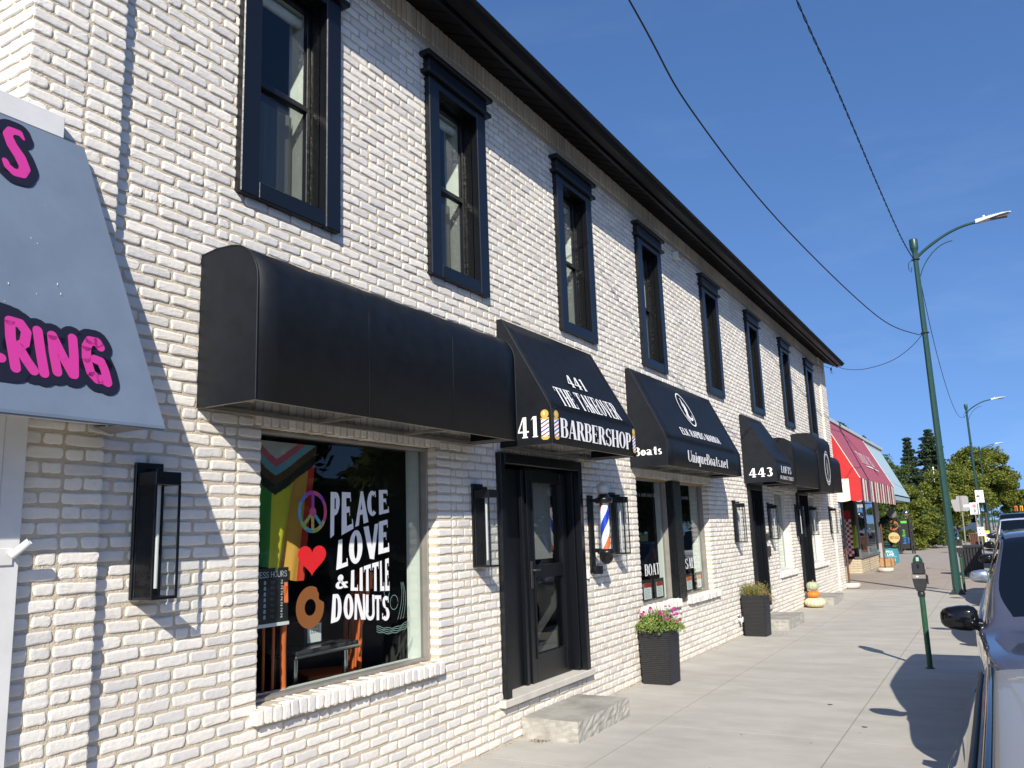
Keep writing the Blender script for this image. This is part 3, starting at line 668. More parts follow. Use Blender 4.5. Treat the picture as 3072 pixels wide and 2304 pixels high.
def shopwin(name,a,b_,z0,z1,fr_m,xg=-.135,fw=.02,lab=None,jm=None,depth=3.0,xi=-.29,roomit=True,jl=True):
    f=MB(); X0,X1=-.16,-.085
    f.bbox(X0,X1,a+.001,a+fw,z0,z1,fr_m,b=.003); f.bbox(X0,X1,b_-fw,b_-.001,z0,z1,fr_m,b=.003)
    f.bbox(X0,X1,a+fw+.001,b_-fw-.001,z1-fw,z1,fr_m,b=.003); f.bbox(X0,X1,a+fw+.001,b_-fw-.001,z0,z0+fw,fr_m,b=.003)
    w_=part(f,name,bl)
    if lab: w_['label']=lab
    g=MB(); g.add([(xg,a+fw,z0+fw),(xg,b_-fw,z0+fw),(xg,b_-fw,z1-fw),(xg,a+fw,z1-fw)],[[0,1,2,3]],M['glass']); part(g,'pane',w_)
    r=MB(); J=jm or M['jamb']
    r.box(xi,-.162,b_-.004,b_+.015,z0,z1,J)
    if jl: r.box(xi,-.162,a-.015,a+.004,z0,z1,J)
    r.box(xi,-.162,a+.004,b_-.004,z1-.004,z1+.01,M['interior']); r.box(xi,-.162,a+.004,b_-.004,z0-.01,z0+.004,J)
    part(r,'inner_jamb',w_)
    if roomit: room(w_,a,b_,z0,z1,xi-.022,depth)
    return w_
sw0=shopwin('shop_window',3.37,5.10,.765,2.298,M['alum'],lab='big shop window with white and coloured stickers')
fx=(1,0,0)
# groovy lettering: words as quads in (y,z)
def gq(mb,ch,yl0,yl1,yr0,yr1,zbl,zbr,ztr,ztl,S=.24,T=.15):
    X=-.134
    f0=quad_map((X,yl0,zbl),(X,yr0,zbr),(X,yr1,ztr),(X,yl1,ztl),fx,.0015)
    def f(u,v,k):
        vv=v; uu=.5+(u-.5)*(.97+.10*(1-v)**2-.04*v)
        return f0(uu,vv,k)
    w_,g=glyph(ch,S,T,.0)
    # flare: add wedge feet for straight letters
    k=0
    for poly in g:
        k+=1; vs=[f(p[0]/w_,p[1],(k%7)*.00012) for p in poly]; mb.add(vs,[list(range(len(vs)))],M['letter'])
mb=MB()
for row in [
 ('P',4.092,4.088,4.17,4.185,1.655,1.70,1.95,1.95),('E',4.20,4.195,4.318,4.30,1.672,1.715,1.952,1.952),('A',4.335,4.35,4.462,4.43,1.725,1.755,1.965,1.955),('C',4.455,4.445,4.56,4.555,1.79,1.80,1.972,1.966),('E',4.585,4.575,4.695,4.69,1.805,1.822,1.98,1.975),
 ('L',4.15,4.165,4.262,4.25,1.452,1.474,1.655,1.640),('O',4.268,4.262,4.405,4.41,1.475,1.49,1.715,1.69),('V',4.43,4.405,4.555,4.565,1.515,1.50,1.745,1.72),('E',4.575,4.575,4.695,4.69,1.535,1.55,1.776,1.755),
 ('&',4.140,4.140,4.262,4.262,1.33,1.335,1.425,1.42),('L',4.288,4.288,4.36,4.36,1.312,1.306,1.45,1.44),('I',4.375,4.375,4.405,4.405,1.305,1.302,1.458,1.452),('T',4.415,4.415,4.492,4.492,1.30,1.296,1.474,1.462),('T',4.50,4.50,4.575,4.575,1.294,1.29,1.486,1.476),('L',4.59,4.585,4.635,4.630,1.288,1.286,1.496,1.488),('E',4.645,4.642,4.692,4.69,1.284,1.283,1.508,1.498),
 ('D',4.102,4.112,4.205,4.20,1.125,1.135,1.302,1.302),('O',4.215,4.215,4.315,4.315,1.135,1.13,1.29,1.298),('N',4.325,4.325,4.425,4.425,1.125,1.115,1.280,1.288),('U',4.435,4.435,4.52,4.52,1.108,1.10,1.268,1.276),('T',4.525,4.525,4.60,4.60,1.10,1.095,1.258,1.264),('S',4.605,4.605,4.69,4.69,1.09,1.086,1.248,1.254)]:
    gq(mb,*row)
part(mb,'lettering',sw0)
def ell(mb,cy,cz,ry,rz,X,m,n=28,hole=0,k=0):
    if hole:
        for p in arc(cy,cz,ry,rz,ry*hole,rz*hole,0,360,n): mb.add([(X,q[0],q[1]) for q in p],[[0,1,2,3]],m)
    else: mb.add([(X,cy+ry*math.cos(2*PI*i/n),cz+rz*math.sin(2*PI*i/n)) for i in range(n)],[list(range(n))],m)
# peace sign (tie dye)
mb=MB(); X=-.1335; cy,cz,ry,rz=3.93,1.822,.128,.132
pal=[(.30,.05,.35),(.55,.08,.20),(.60,.35,.08),(.25,.40,.10),(.08,.32,.42),(.10,.15,.45)]
pm=[mat('tie dye %d'%i,c,.6,var=.25,vs=40) for i,c in enumerate(pal)]
for i,p in enumerate(arc(cy,cz,ry,rz,.026,.026,0,360,36)): mb.add([(X,q[0],q[1]) for q in p],[[0,1,2,3]],pm[[1,0,1,0,5,4,4,3,4,3,2,1][(i//3)%12]])
def bar(y0,z0,y1,z1,r,m,X): 
    d=Vector((y1-y0,z1-z0)).normalized(); q=Vector((-d.y,d.x))*r
    mb.add([(X,y0+q.x,z0+q.y),(X,y0-q.x,z0-q.y),(X,y1-q.x,z1-q.y),(X,y1+q.x,z1+q.y)],[[0,1,2,3]],m)
bar(cy,cz+.11,cy,cz,.013,pm[0],X+.0004); bar(cy,cz,cy,cz-.11,.013,pm[2],X+.0005); bar(cy,cz,cy-.08,cz-.085,.012,pm[3],X+.0007); bar(cy,cz,cy+.08,cz-.085,.012,pm[4],X+.0006); ell(mb,cy,cz,.03,.03,X+.001,pm[1])
part(mb,'peace_sticker',sw0)
mb=MB(); pts=[]
for i in range(40):
    t=2*PI*i/40; pts.append((X,3.928+.125*(math.sin(t)**3),1.535+.1*(13*math.cos(t)-5*math.cos(2*t)-2*math.cos(3*t)-math.cos(4*t))/15.5))
mb.add([(X,3.928,1.54)]+pts,[[0,i+1,(i+1)%40+1] for i in range(40)],M['red']); part(mb,'heart_sticker',sw0)
mb=MB()
cy,cz=3.915,1.24
for i in range(40):
    a0,a1=2*PI*i/40,2*PI*(i+1)/40
    def R(a,o):
        r=(.122 if o else .048)
        if o and math.radians(15)<a%(2*PI)<math.radians(62): r=.098+.012*math.sin(a*9)
        return (X,cy+r*math.cos(a),cz+r*1.04*math.sin(a))
    mb.add([R(a0,1),R(a1,1),R(a1,0),R(a0,0)],[[0,1,2,3]],M['donut'])
part(mb,'doughnut_sticker',sw0)
# fine green swirl drawing low right on the glass
mb=MB()
mm=mat('pale green line drawing',(.16,.26,.22),.6)
fr_=lambda u,v,k: (X+k,u,v)
for j in range(4): stroke(mb,[(4.55+.36*t/14,1.06-.012*j-.03*math.sin(t/14*PI)+.004*math.sin(t*1.7+j)) for t in range(15)],.0022,fr_,mm)
for j in range(3): stroke(mb,[(4.78+.02*j+.05*math.sin(t/9*2.2+j*.2),1.08+.25*t/9) for t in range(10)],.0022,fr_,mm)
stroke(mb,[(4.74+.045*math.cos(t*.6),1.2+.05*math.sin(t*.6)) for t in range(11)],.0022,fr_,mm); stroke(mb,[(4.66+.03*math.cos(t*.6),1.28+.04*math.sin(t*.6)) for t in range(11)],.0022,fr_,mm)
part(mb,'line_drawing',sw0)

# pride flag hanging inside
def flagcol(u,v):
    # u 0..1 left to right, v 0 top .. 1 bottom
    d=abs(u-.46)*0.52+v   # chevron pointing down
    if d<.14: return 'fwhite'
    if d<.205: return 'fpink'
    if d<.275: return 'fblue'
    if d<.35: return 'fbrown'
    if d<.43: return 'fblack'
    return 'fnavy' if u<.20 else 'fgreen' if u<.43 else 'fyellow' if u<.73 else 'forange' if u<.92 else 'fred'
FC=dict(fwhite=(.45,.45,.45),fpink=(.45,.10,.16),fblue=(.12,.30,.38),fbrown=(.07,.035,.015),fblack=(.008,.008,.008),fpurple=(.06,.01,.12),fnavy=(.01,.03,.28),fgreen=(.04,.22,.03),fyellow=(.55,.50,.03),forange=(.50,.26,.04),fred=(.45,.02,.01))
for k_,c in FC.items(): M[k_]=mat('flag '+k_[1:],c,.8,var=.05,vs=5)
nu,nv=110,120; vs=[];fs=[];ms=[]
mb=MB()
for j in range(nv+1):
    for i in range(nu+1):
        u,v=i/nu,j/nv; yl=3.42; yr=4.06-.14*v; zt=2.255; zb=1.45+.05*math.sin(u*5)
        drape=.028*math.sin(u*13+v*1.5)*v**.6+.012*math.sin(u*29+v*3)*v
        mb.v.append((-.225+drape,yl+(yr-yl)*u,zt+(zb-zt)*v+ .03*math.sin(u*PI)*0))
for j in range(nv):
    for i in range(nu):
        mt=M[flagcol((i+.5)/nu,(j+.5)/nv*1.0)]
        mb.f.append([j*(nu+1)+i,j*(nu+1)+i+1,(j+1)*(nu+1)+i+1,(j+1)*(nu+1)+i]); mb.m.append(mb.mi(mt)); mb.smooth.append(True)
tag(mb.build('flag'),'rainbow striped pride flag with chevrons hanging inside the shop window','flag')
# business hours board
r0=empty('hours_sign',(-.2,3.68,1.16),'dark business hours board with white figures behind the shop glass','sign')
mb=MB(); mb.box(-.215,-.205,3.43,3.80,1.16,1.49,mat('slate board',(.02,.022,.024),.5)); mb.box(-.204,-.200,3.43,3.805,1.150,1.170,M['white']); part(mb,'board',r0)
mb=MB(); Xh=-.2045
text_mb(mb,'BUSINESS HOURS',plane_map((Xh,3.455,1.435),(Xh,3.785,1.435),(Xh,3.455,1.47),fx,.001),M['letter'],.09,.07,0,.10)
for j in range(7):
    z=1.395-.033*j
    for ch,y in (('8',3.60),('2',3.735)): text_mb(mb,ch,plane_map((Xh,y,z),(Xh,y+.02,z),(Xh,y,z+.022),fx,.001),M['letter'],.12,.1,0)
    text_mb(mb,'TO',plane_map((Xh,3.655,z+.003),(Xh,3.685,z+.003),(Xh,3.655,z+.018),fx,.001),M['alum'],.08,.08,0,.1)
part(mb,'lettering',r0)
# table and chairs inside
FL=.06
t=empty('cafe_table',(-.75,4.35,FL),'small square table with steel legs inside the shop window','table')
mb=MB(); mb.bbox(-1.15,-.35,4.02,4.62,.93,.955,M['tabletop'],b=.004); mb.bbox(-1.16,-.34,4.01,4.63,.905,.93,M['chrome'],b=.008); part(mb,'table_top',t)
for x,y in ((-.42,4.08),(-1.1,4.08),(-.42,4.56),(-1.1,4.56)):
    mb=MB(); mb.tube([(x,y,FL),(x,y,.905)],.02,10,M['chrome']); part(mb,'leg',t)
def chair(x,y,rz,lab,first=None):
    root=empty('cafe_chair',(x,y,FL),lab,'chair','orange chairs inside the shop window',rz)
    def P(mb,n): o=mb.build(n,root); return o
    O=M['orange']; mb=MB(); mb.bbox(-.2,.2,-.2,.2,.60,.64,O,b=.01); P(mb,'seat')
    for sx in (-1,1):
        mb=MB(); mb.tube([(sx*.20,.21,0),(sx*.17,.17,.60)],.018,8,O); P(mb,'leg')
        mb=MB(); mb.tube([(sx*.21,-.24,0),(sx*.175,-.18,.60),(sx*.17,-.19,.95),(sx*.185,-.27,1.32)],.019,8,O); P(mb,'leg')
    mb=MB(); mb.prism([(-.205,1.22),(.205,1.22),(.20,1.34),(-.20,1.34)],'y',-.275,-.255,O)
    for k in range(5): mb.tube([(-.11+.055*k,-.19,.64),(-.115+.0575*k,-.21,.95),(-.12+.06*k,-.262,1.24)],.010,6,O)
    P(mb,'backrest')
    mb=MB(); mb.tube([(-.19,.19,.28),(.19,.19,.28)],.012,6,O); mb.tube([(-.19,-.2,.28),(.19,-.2,.28)],.012,6,O); P(mb,'stretcher'); return root
chair(-.52,3.86,.7,'orange spindle back chair at the near end of the table, behind the hours board'); chair(-.80,4.80,2.6,'orange spindle back chair beyond the table, behind the heart sticker')
mb=MB(); mb.bbox(-.66,-.5,4.25,4.42,.956,1.10,M['darkmetal'],b=.005)
nd=empty('napkin_holder',(-.58,4.33,.956),'dark napkin box with a small white printed card on the cafe table','napkin holder'); part(mb,'box',nd)
mb=MB(); mb.box(-.497,-.494,4.27,4.40,.97,1.09,M['white'])
text_mb(mb,'PEACE',plane_map((-.4935,4.30,1.06),(-.4935,4.385,1.06),(-.4935,4.30,1.08),fx,.001),M['darkmetal'],.14,.1,0,.08)
text_mb(mb,'LOVE',plane_map((-.4935,4.30,1.03),(-.4935,4.385,1.03),(-.4935,4.30,1.05),fx,.001),M['darkmetal'],.14,.1,0,.08); part(mb,'card',nd)

# boat shop windows with black post
sw3=shopwin('shop_window',9.07,10.30,.775,2.248,M['alum'],lab='pane of the boat shop left of the black post',jl=False,xi=-.24,depth=4.2,roomit=False)
sw3b=shopwin('shop_window',10.60,11.82,.765,2.248,M['alum'],lab='pane of the boat shop right of the black post',jl=False,xi=-.28,depth=4.2,roomit=False)
room(sw3,9.07,11.82,.77,2.25,-.302,4.5)
mb=MB(); mb.bbox(-.30,.012,10.302,10.598,.72,2.249,M['blackreveal'],b=.01); part(mb,'window_post',bl)
mb=MB(); mb.box(-.085,-.06,9.075,11.815,2.236,2.252,M['wood']); part(mb,'timber_head',bl)
def word(parent,txt,P00,P10,P01,n,m_,S,T,sf,gap,off=.002,name='lettering',lab=None):
    mb=MB(); text_mb(mb,txt,plane_map(P00,P10,P01,n,off),m_,S,T,sf,gap); o=part(mb,name,parent)
    if lab: o['label']=lab
    return o
X=-.134
word(sw3,'BOAT',(X,9.52,1.093),(X,10.02,1.093),(X,9.52,1.228),fx,M['letter'],.17,.05,.04,.02)
word(sw3b,'SALES',(X,11.01,1.10),(X,11.61,1.10),(X,11.01,1.235),fx,M['letter'],.17,.05,.04,.02)
gm=mat('grey frosted lettering',(.30,.31,.32),.6)
word(sw3,'ON & SURF BOAT RENTALS',(X,9.36,2.035),(X,10.25,2.035),(X,9.36,2.075),fx,gm,.15,.06,.03,.03)
word(sw3b,'& BOATING ACCESSORIES',(X,10.98,2.03),(X,11.78,2.03),(X,10.98,2.07),fx,gm,.15,.06,.03,.03)
def card(y0,y1,z0,z1,head,lab):
    r=empty('notice_card',(-.16,(y0+y1)/2,z0),lab,'notice','printed notices in black frames on the boat shop glass')
    mb=MB(); mb.box(-.165,-.155,y0,y1,z0,z1,M['darkmetal']); part(mb,'frame',r)
    mb=MB(); a,b_,c,d=y0+.05,y1-.05,z0+.02,z1-.04; mb.box(-.154,-.152,a,b_,c,d,M['white']); part(mb,'sheet',r)
    mb=MB(); mb.box(-.1515,-.150,a,b_,d-.05,d,head); part(mb,'header_band',r)
    mb=MB()
    for k in range(6): mb.box(-.1515,-.1505,a+.02,b_-.03-(k%3)*.02,c+.02+k*.018,c+.024+k*.018,gm)
    part(mb,'text_lines',r)
card(9.46,9.80,.80,1.045,M['stripered'],'framed notice with red band nearest the flower planter, leftmost of four'); card(9.88,10.20,.80,1.04,M['stripered'],'framed notice with red band just left of the black window post')
card(11.03,11.34,.80,1.03,M['stripeorange'],'framed notice with orange band just right of the black window post'); card(11.48,11.76,.80,1.03,M['stripeorange'],'framed notice with orange band nearest the far window jamb')
# white display panels and things in the boat shop
bs=empty('display_shelf',(-2.2,11.6,.06),'white shelving with papers deep inside the boat shop','shelf')
mb=MB()
for z in (.6,1.0,1.4): mb.box(-3.0,-2.5,9.6,12.0,z,z+.03,M['white'])
mb.box(-3.0,-2.5,9.57,9.6,.1,1.43,M['white']); mb.box(-3.0,-2.5,12.0,12.03,.1,1.43,M['white']); part(mb,'rack',bs)
jm=empty('hanging_jacket',(-1.1,9.9,1.2),'red jacket hanging inside the boat shop','jacket')
mb=MB(); mb.prism([(9.72,1.25),(9.98,1.25),(10.0,1.55),(10.08,1.35),(10.12,1.38),(10.02,1.68),(9.90,1.74),(9.80,1.74),(9.68,1.68),(9.58,1.38),(9.62,1.35),(9.70,1.55)],'x',-1.0,-.9,M['red']); part(mb,'jacket',jm)
mb=MB(); mb.tube([(-.95,9.74,1.72),(-.95,9.85,1.78),(-.95,9.96,1.72)],.006,6,M['chrome']); part(mb,'hanger',jm)

# far shop windows
sw4=shopwin('shop_window',15.93,17.15,.775,2.278,M['whiteboard'],fw=.045,lab='narrow looking shop window beyond the 443 doorway')
sw5=shopwin('shop_window',19.20,20.38,.775,2.278,M['whiteboard'],fw=.045,lab='last shop window before the far corner')
# doors ---------------------------------------------------------------
bp=M['blackpaint']
def door(y0,y1,z0,z1,ys0,ys1,label,lower=True,x=-.09):
    # casing
    c=MB()
    cw=.075
    c.bbox(-.02,.045,y0,y0+cw,z0,z1,bp,b=.005); c.bbox(-.02,.045,y1-cw,y1,z0,z1,bp,b=.005); c.bbox(-.02,.045,y0+cw+.001,y1-cw-.001,z1-.09,z1,bp,b=.005)
    c.bbox(-.17,-.021,y0+.001,y0+cw+.03,z0,z1-.001,bp,b=.004); c.bbox(-.17,-.021,y1-cw-.03,y1-.001,z0,z1-.001,bp,b=.004)
    # flanking panels
    if ys0-(y0+cw+.03)>.05:
        c.bbox(-.20,-.14,y0+cw+.031,ys0-.03,z0,z1-.11,bp,b=.004)
        yy=y0+cw+.12
        c.bbox(-.14,-.115,yy,yy+.03,z0,z1-.11,bp,b=.004); c.bbox(-.14,-.10,ys0-.075,ys0-.03,z0,z1-.11,bp,b=.004)
    if (y1-cw-.03)-ys1>.03: c.bbox(-.20,-.14,ys1+.01,y1-cw-.031,z0,z1-.11,bp,b=.004)
    c.bbox(-.19,-.10,ys0-.029,ys1+.009,z1-.105,z1-.091,bp,b=.002)
    d=part(c,'door_frame',bl); d['label']=label
    s=MB(); H=z1-.11; st=.095
    s.bbox(x-.05,x,ys0,ys0+st,z0+.005,H,bp,b=.004); s.bbox(x-.05,x,ys1-st,ys1,z0+.005,H,bp,b=.004)
    s.bbox(x-.05,x-.002,ys0+st+.001,ys1-st-.001,H-.11,H,bp,b=.004); s.bbox(x-.05,x-.002,ys0+st+.001,ys1-st-.001,z0+.005,z0+.24,bp,b=.004)
    zm=z0+.95; s.bbox(x-.05,x-.002,ys0+st+.001,ys1-st-.001,zm-.06,zm+.06,bp,b=.004)
    s.bbox(x-.04,x+.012,ys0+st-.012,ys0+st+.008,z0+.20,H-.09,bp,b=.003); s.bbox(x-.04,x+.012,ys1-st-.008,ys1-st+.012,z0+.20,H-.09,bp,b=.003)
    dr=part(s,'door',bl)
    g=MB(); g.add([(x-.022,ys0+st,zm+.05),(x-.022,ys1-st,zm+.05),(x-.022,ys1-st,H-.1),(x-.022,ys0+st,H-.1)],[[0,1,2,3]],M['glass']); part(g,'pane',dr)
    g=MB(); g.add([(x-.026,ys0+st,z0+.23),(x-.026,ys1-st,z0+.23),(x-.026,ys1-st,zm-.05),(x-.026,ys0+st,zm-.05)],[[0,1,2,3]],M['glass']); part(g,'pane',dr)
    g=MB(); g.bbox(x,x+.012,ys0+.02,ys0+.055,zm-.14,zm+.10,M['darkmetal'],b=.003); g.tube([(x+.012,ys0+.037,zm+.02),(x+.05,ys0+.037,zm+.02),(x+.05,ys0+.12,zm+.02)],.009,8,M['darkmetal']); part(g,'handle',dr)
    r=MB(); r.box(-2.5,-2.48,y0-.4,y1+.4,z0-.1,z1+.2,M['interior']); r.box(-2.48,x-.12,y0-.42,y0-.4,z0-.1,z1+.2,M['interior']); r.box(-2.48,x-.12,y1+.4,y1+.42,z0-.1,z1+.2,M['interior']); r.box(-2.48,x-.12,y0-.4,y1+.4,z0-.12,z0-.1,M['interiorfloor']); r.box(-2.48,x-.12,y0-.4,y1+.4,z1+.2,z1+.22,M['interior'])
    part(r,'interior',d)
    return dr
d1=door(5.955,7.53,.345,2.322,6.62,7.40,'wide black door frame under the barbershop awning')
mb=MB()
for k in range(12): mb.prism([(-.20-.006*(k%2),1.40),(-.206+.006*(k%2),1.40),(-.206+.006*(k%2),2.15),(-.20-.006*(k%2),2.15)],'y',6.73+.047*k,6.777+.047*k,M['curtain'])
part(mb,'door_curtain',d1)
d2=door(14.03,14.90,.30,2.33,14.14,14.79,'black doorway under the awning marked 443')
d3=door(17.86,18.93,.30,2.33,17.99,18.80,'black doorway behind the stacked pumpkins')
def slabsill(y0,y1,z0,z1,x1=.055,name='door_sill'):
    mb=MB(); mb.bbox(-.2,x1,y0,y1,z0,z1,M['stone'],b=.006); part(mb,name,bl)
slabsill(5.90,7.60,.285,.343); slabsill(13.93,14.97,.24,.298); slabsill(17.8,19.0,.24,.298)
# ---------------------------------------------------------------- stone steps
def step(y0,y1,x0,x1,h,label,seed=1,sm=0):
    rg=random.Random(seed); mb=MB(); nx,ny,nz=10,22,6
    top=[[None]*(ny+1) for _ in range(nx+1)]
    def jit(a): return rg.uniform(-a,a)
    # side ring from bottom to top
    ring=[]
    pts=[(x0,y0+(y1-y0)*0)]
    per=[(x0+(x1-x0)*i/nx,y0) for i in range(nx)]+[(x1,y0+(y1-y0)*i/ny) for i in range(ny)]+[(x1-(x1-x0)*i/nx,y1) for i in range(nx)]+[(x0,y1-(y1-y0)*i/ny) for i in range(ny)]
    n=len(per); vs=[]
    for k in range(nz+1):
        z=h*k/nz
        for (a,b_) in per:
            ax=1 if abs(a-x1)<1e-6 else 0; ay=-1 if abs(b_-y0)<1e-6 else (1 if abs(b_-y1)<1e-6 else 0)
            t=0 if k==nz else rg.uniform(-.006,.006)
            vs.append((a+ax*t*1.0,b_+ay*t,z if k<nz else h+jit(.0015)))
    fs=[[k*n+i,k*n+(i+1)%n,(k+1)*n+(i+1)%n,(k+1)*n+i] for k in range(nz) for i in range(n)]
    mb.add(vs,fs,M['rock'])
    t2=len(mb.v)
    tv=vs[-n:]; mb.add(tv,[list(range(n))],M['steptop'])
    return tag(mb.build('stone_step'),label,'step')
M['steptop']=mat('worn stone tread',(.40,.385,.34),.85,col2=(.24,.23,.20),vs=2.6,thr=(.36,.62),bump=.2,bs=60)
step(6.22,7.27,.012,.52,.16,'rough stone step with worn dark top below the barbershop door',1)
step(13.86,15.05,.012,.52,.165,'rough stone step below the 443 door, beside the dry plant',2)
step(18.10,19.35,.012,.5,.16,'rough stone step behind the stacked pumpkins',3)

# ---------------------------------------------------------------- awnings
def awn_under(mb,y0,y1,X,z):
    a=M['alum']
    mb.box(0.004,.03,y0,y1,z+.0,z+.025,a); mb.box(X-.035,X-.01,y0+.01,y1-.01,z+.002,z+.022,a)
    n=max(1,int((y1-y0)/.7))
    for i in range(n+1):
        y=y0+.02+(y1-y0-.06)*i/n; mb.box(.03,X-.036,y,y+.022,z+.003,z+.023,a)
def round_prof(X,z0,z1,top=.20):
    # from wall top, over curve, down front
    r=.20; pts=[(.003,z1-.015),(.12,z1),(X-r,z1-.005)]
    for k in range(1,9):
        a=PI/2*(1-k/8); pts.append((X-r+r*math.cos(a),z1-.02-r+ (r+.012)*math.sin(a)))
    pts.append((X,z0)); return pts
def round_awning(root,y0,y1,X,z0,z1,capL=True,capR=True,name='hood',seams=()):
    pr=round_prof(X,z0,z1); mb=MB(); n=len(pr)
    N_=16; vs=[];fs=[]
    for j in range(N_+1):
        y=y0+(y1-y0)*j/N_
        for i,p in enumerate(pr):
            sag=.004*math.sin(j*2.3+i)*(1 if 0<i<n-1 and 0<j<N_ else 0); vs.append((p[0]+sag*.5,y,p[1]+sag))
    for j in range(N_):
        for i in range(n-1): fs.append([j*n+i,j*n+i+1,(j+1)*n+i+1,(j+1)*n+i])
    mb.add(vs,fs,M['canvas'],True); o=part(mb,name,root)
    m2=o.modifiers.new('t','SOLIDIFY'); m2.thickness=.003
    mb=MB()
    cap=[(.003,z0)]+pr
    for (f,y) in ((capL,y0-.0005),(capR,y1+.0005)):
        if f: mb=MB(); mb.prism(cap,'y',y-.002,y+.002,M['canvas']); part(mb,'end_panel',root)
    mb=MB()
    for y in ([y0] if capL else [])+([y1] if capR else []): mb.tube([(p[0]+.002,y,p[1]+.002) for p in pr],.006,6,M['canvas'])
    for y in seams: mb.tube([(p[0]-.0008,y,p[1]-.0008) for p in pr],.0022,5,M['canvas'])
    if mb.v: part(mb,'piping',root)
    mb=MB(); awn_under(mb,y0,y1,X,z0); part(mb,'frame',root)
    return o
a1=empty('awning',(0,4.2,2.35),'plain black round topped awning over the big sticker window','awning','black awnings on the brick front')
round_awning(a1,2.915,5.565,.435,2.352,3.205,seams=(3.8,4.7))
def shed_awning(root,y0,y1,X,z0,zv,zt,xt=.05,frame=True):
    mb=MB(); cv=M['canvas']
    def grid(P,nu,nv,amp):
        vs=[];fs=[]
        for j in range(nv+1):
            for i in range(nu+1):
                u,v=i/nu,j/nv; p=(Vector(P[0])*(1-u)+Vector(P[1])*u)*(1-v)+(Vector(P[3])*(1-u)+Vector(P[2])*u)*v
                s=amp*math.sin(PI*u)*math.sin(PI*v); vs.append((p.x-s,p.y,p.z-s*.5))
        for j in range(nv):
            for i in range(nu): fs.append([j*(nu+1)+i,j*(nu+1)+i+1,(j+1)*(nu+1)+i+1,(j+1)*(nu+1)+i])
        mb.add(vs,fs,cv,True)
    grid([(X,y0,zv),(X,y1,zv),(xt,y1,zt),(xt,y0,zt)],12,8,.010)
    o=part(mb,'slope',root); o.modifiers.new('t','SOLIDIFY').thickness=.003
    mb=MB(); grid([(X,y0,z0),(X,y1,z0),(X,y1,zv-.001),(X,y0,zv-.001)],12,2,.003)
    v=part(mb,'valance',root); v.modifiers.new('t','SOLIDIFY').thickness=.003
    mb=MB()
    for y in (y0,y1):
        s=-.0015 if y==y0 else .0015
        mb=MB(); mb.prism([(.003,zv),(X,zv),(xt,zt),(.003,zt)],'y',y+s-.0014,y+s+.0014,cv); part(mb,'side_panel',root)
    mb=MB()
    for y in (y0,y1):
        s=-.0015 if y==y0 else .0015; mb=MB()
        mb.box(.003,X,y+s-.0014,y+s+.0014,z0,zv-.001,cv)
        mb.tube([(X,y,z0),(X,y,zv),(xt,y,zt)],.006,6,cv)
        mb.tube([(.01,y,zv),(X,y,zv)],.004,5,cv)
        part(mb,'side_valance',root)
    mb=MB(); mb.tube([(X,y0,zv),(X,y1,zv)],.004,5,cv)
    part(mb,'piping',root)
    mb=MB(); awn_under(mb,y0+.01,y1-.01,X,z0); part(mb,'frame',root)
a2=empty('awning',(0,6.9,2.36),'black sloped awning lettered BARBERSHOP with printed barber poles','awning','black awnings on the brick front')
A2=(6.03,7.86,.50,2.362,2.665,3.485); shed_awning(a2,*A2)
def slope_frame(X,zv,xt,zt):
    d=Vector((xt-X,0,zt-zv)); L=d.length; d.normalize(); n=Vector((d.z,0,-d.x)); 
    if n.x<0: n=-n
    return lambda y,s: (X+d.x*s, y, zv+d.z*s), n
def onslope(mb,txt,X,zv,xt,zt,y0,y1,s0,s1,m_,S,T,sf,gap,slant=0):
    f,n=slope_frame(X,zv,xt,zt)
    text_mb(mb,txt,plane_map(f(y0,s0),f(y1,s0),f(y0,s1),n,.006),m_,S,T,sf,gap)
mb=MB(); LT=M['letter']
onslope(mb,'441',.5,2.665,.05,3.485,6.72,7.12,.32,.46,LT,.17,.06,.05,.04)
part(mb,'number',a2); mb=MB(); onslope(mb,'THE TAKEOVER',.5,2.665,.05,3.485,6.30,7.60,.05,.25,LT,.17,.05,.04,.03)
part(mb,'lettering',a2); mb=MB(); text_mb(mb,'BARBERSHOP',plane_map((.5,6.18,2.425),(.5,7.74,2.425),(.5,6.18,2.588),fx,.005),LT,.19,.05,.04,.015)
part(mb,'lettering',a2)
mb=MB(); text_mb(mb,'441',plane_map((.045,6.03,2.425),(.388,6.03,2.425),(.045,6.03,2.600),(0,-1,0),.005),LT,.19,.06,.05,.05); part(mb,'number',a2)
def clip(poly,x0,x1,y0,y1):
    for ax,val,sg in ((0,x0,1),(0,x1,-1),(1,y0,1),(1,y1,-1)):
        out=[]
        for i in range(len(poly)):
            a,b_=poly[i],poly[(i+1)%len(poly)]; ia=(a[ax]-val)*sg>=0; ib=(b_[ax]-val)*sg>=0
            if ia: out.append(a)
            if ia!=ib:
                t=(val-a[ax])/(b_[ax]-a[ax]); out.append((a[0]+(b_[0]-a[0])*t,a[1]+(b_[1]-a[1])*t))
        poly=out
        if not poly: return []
    return poly
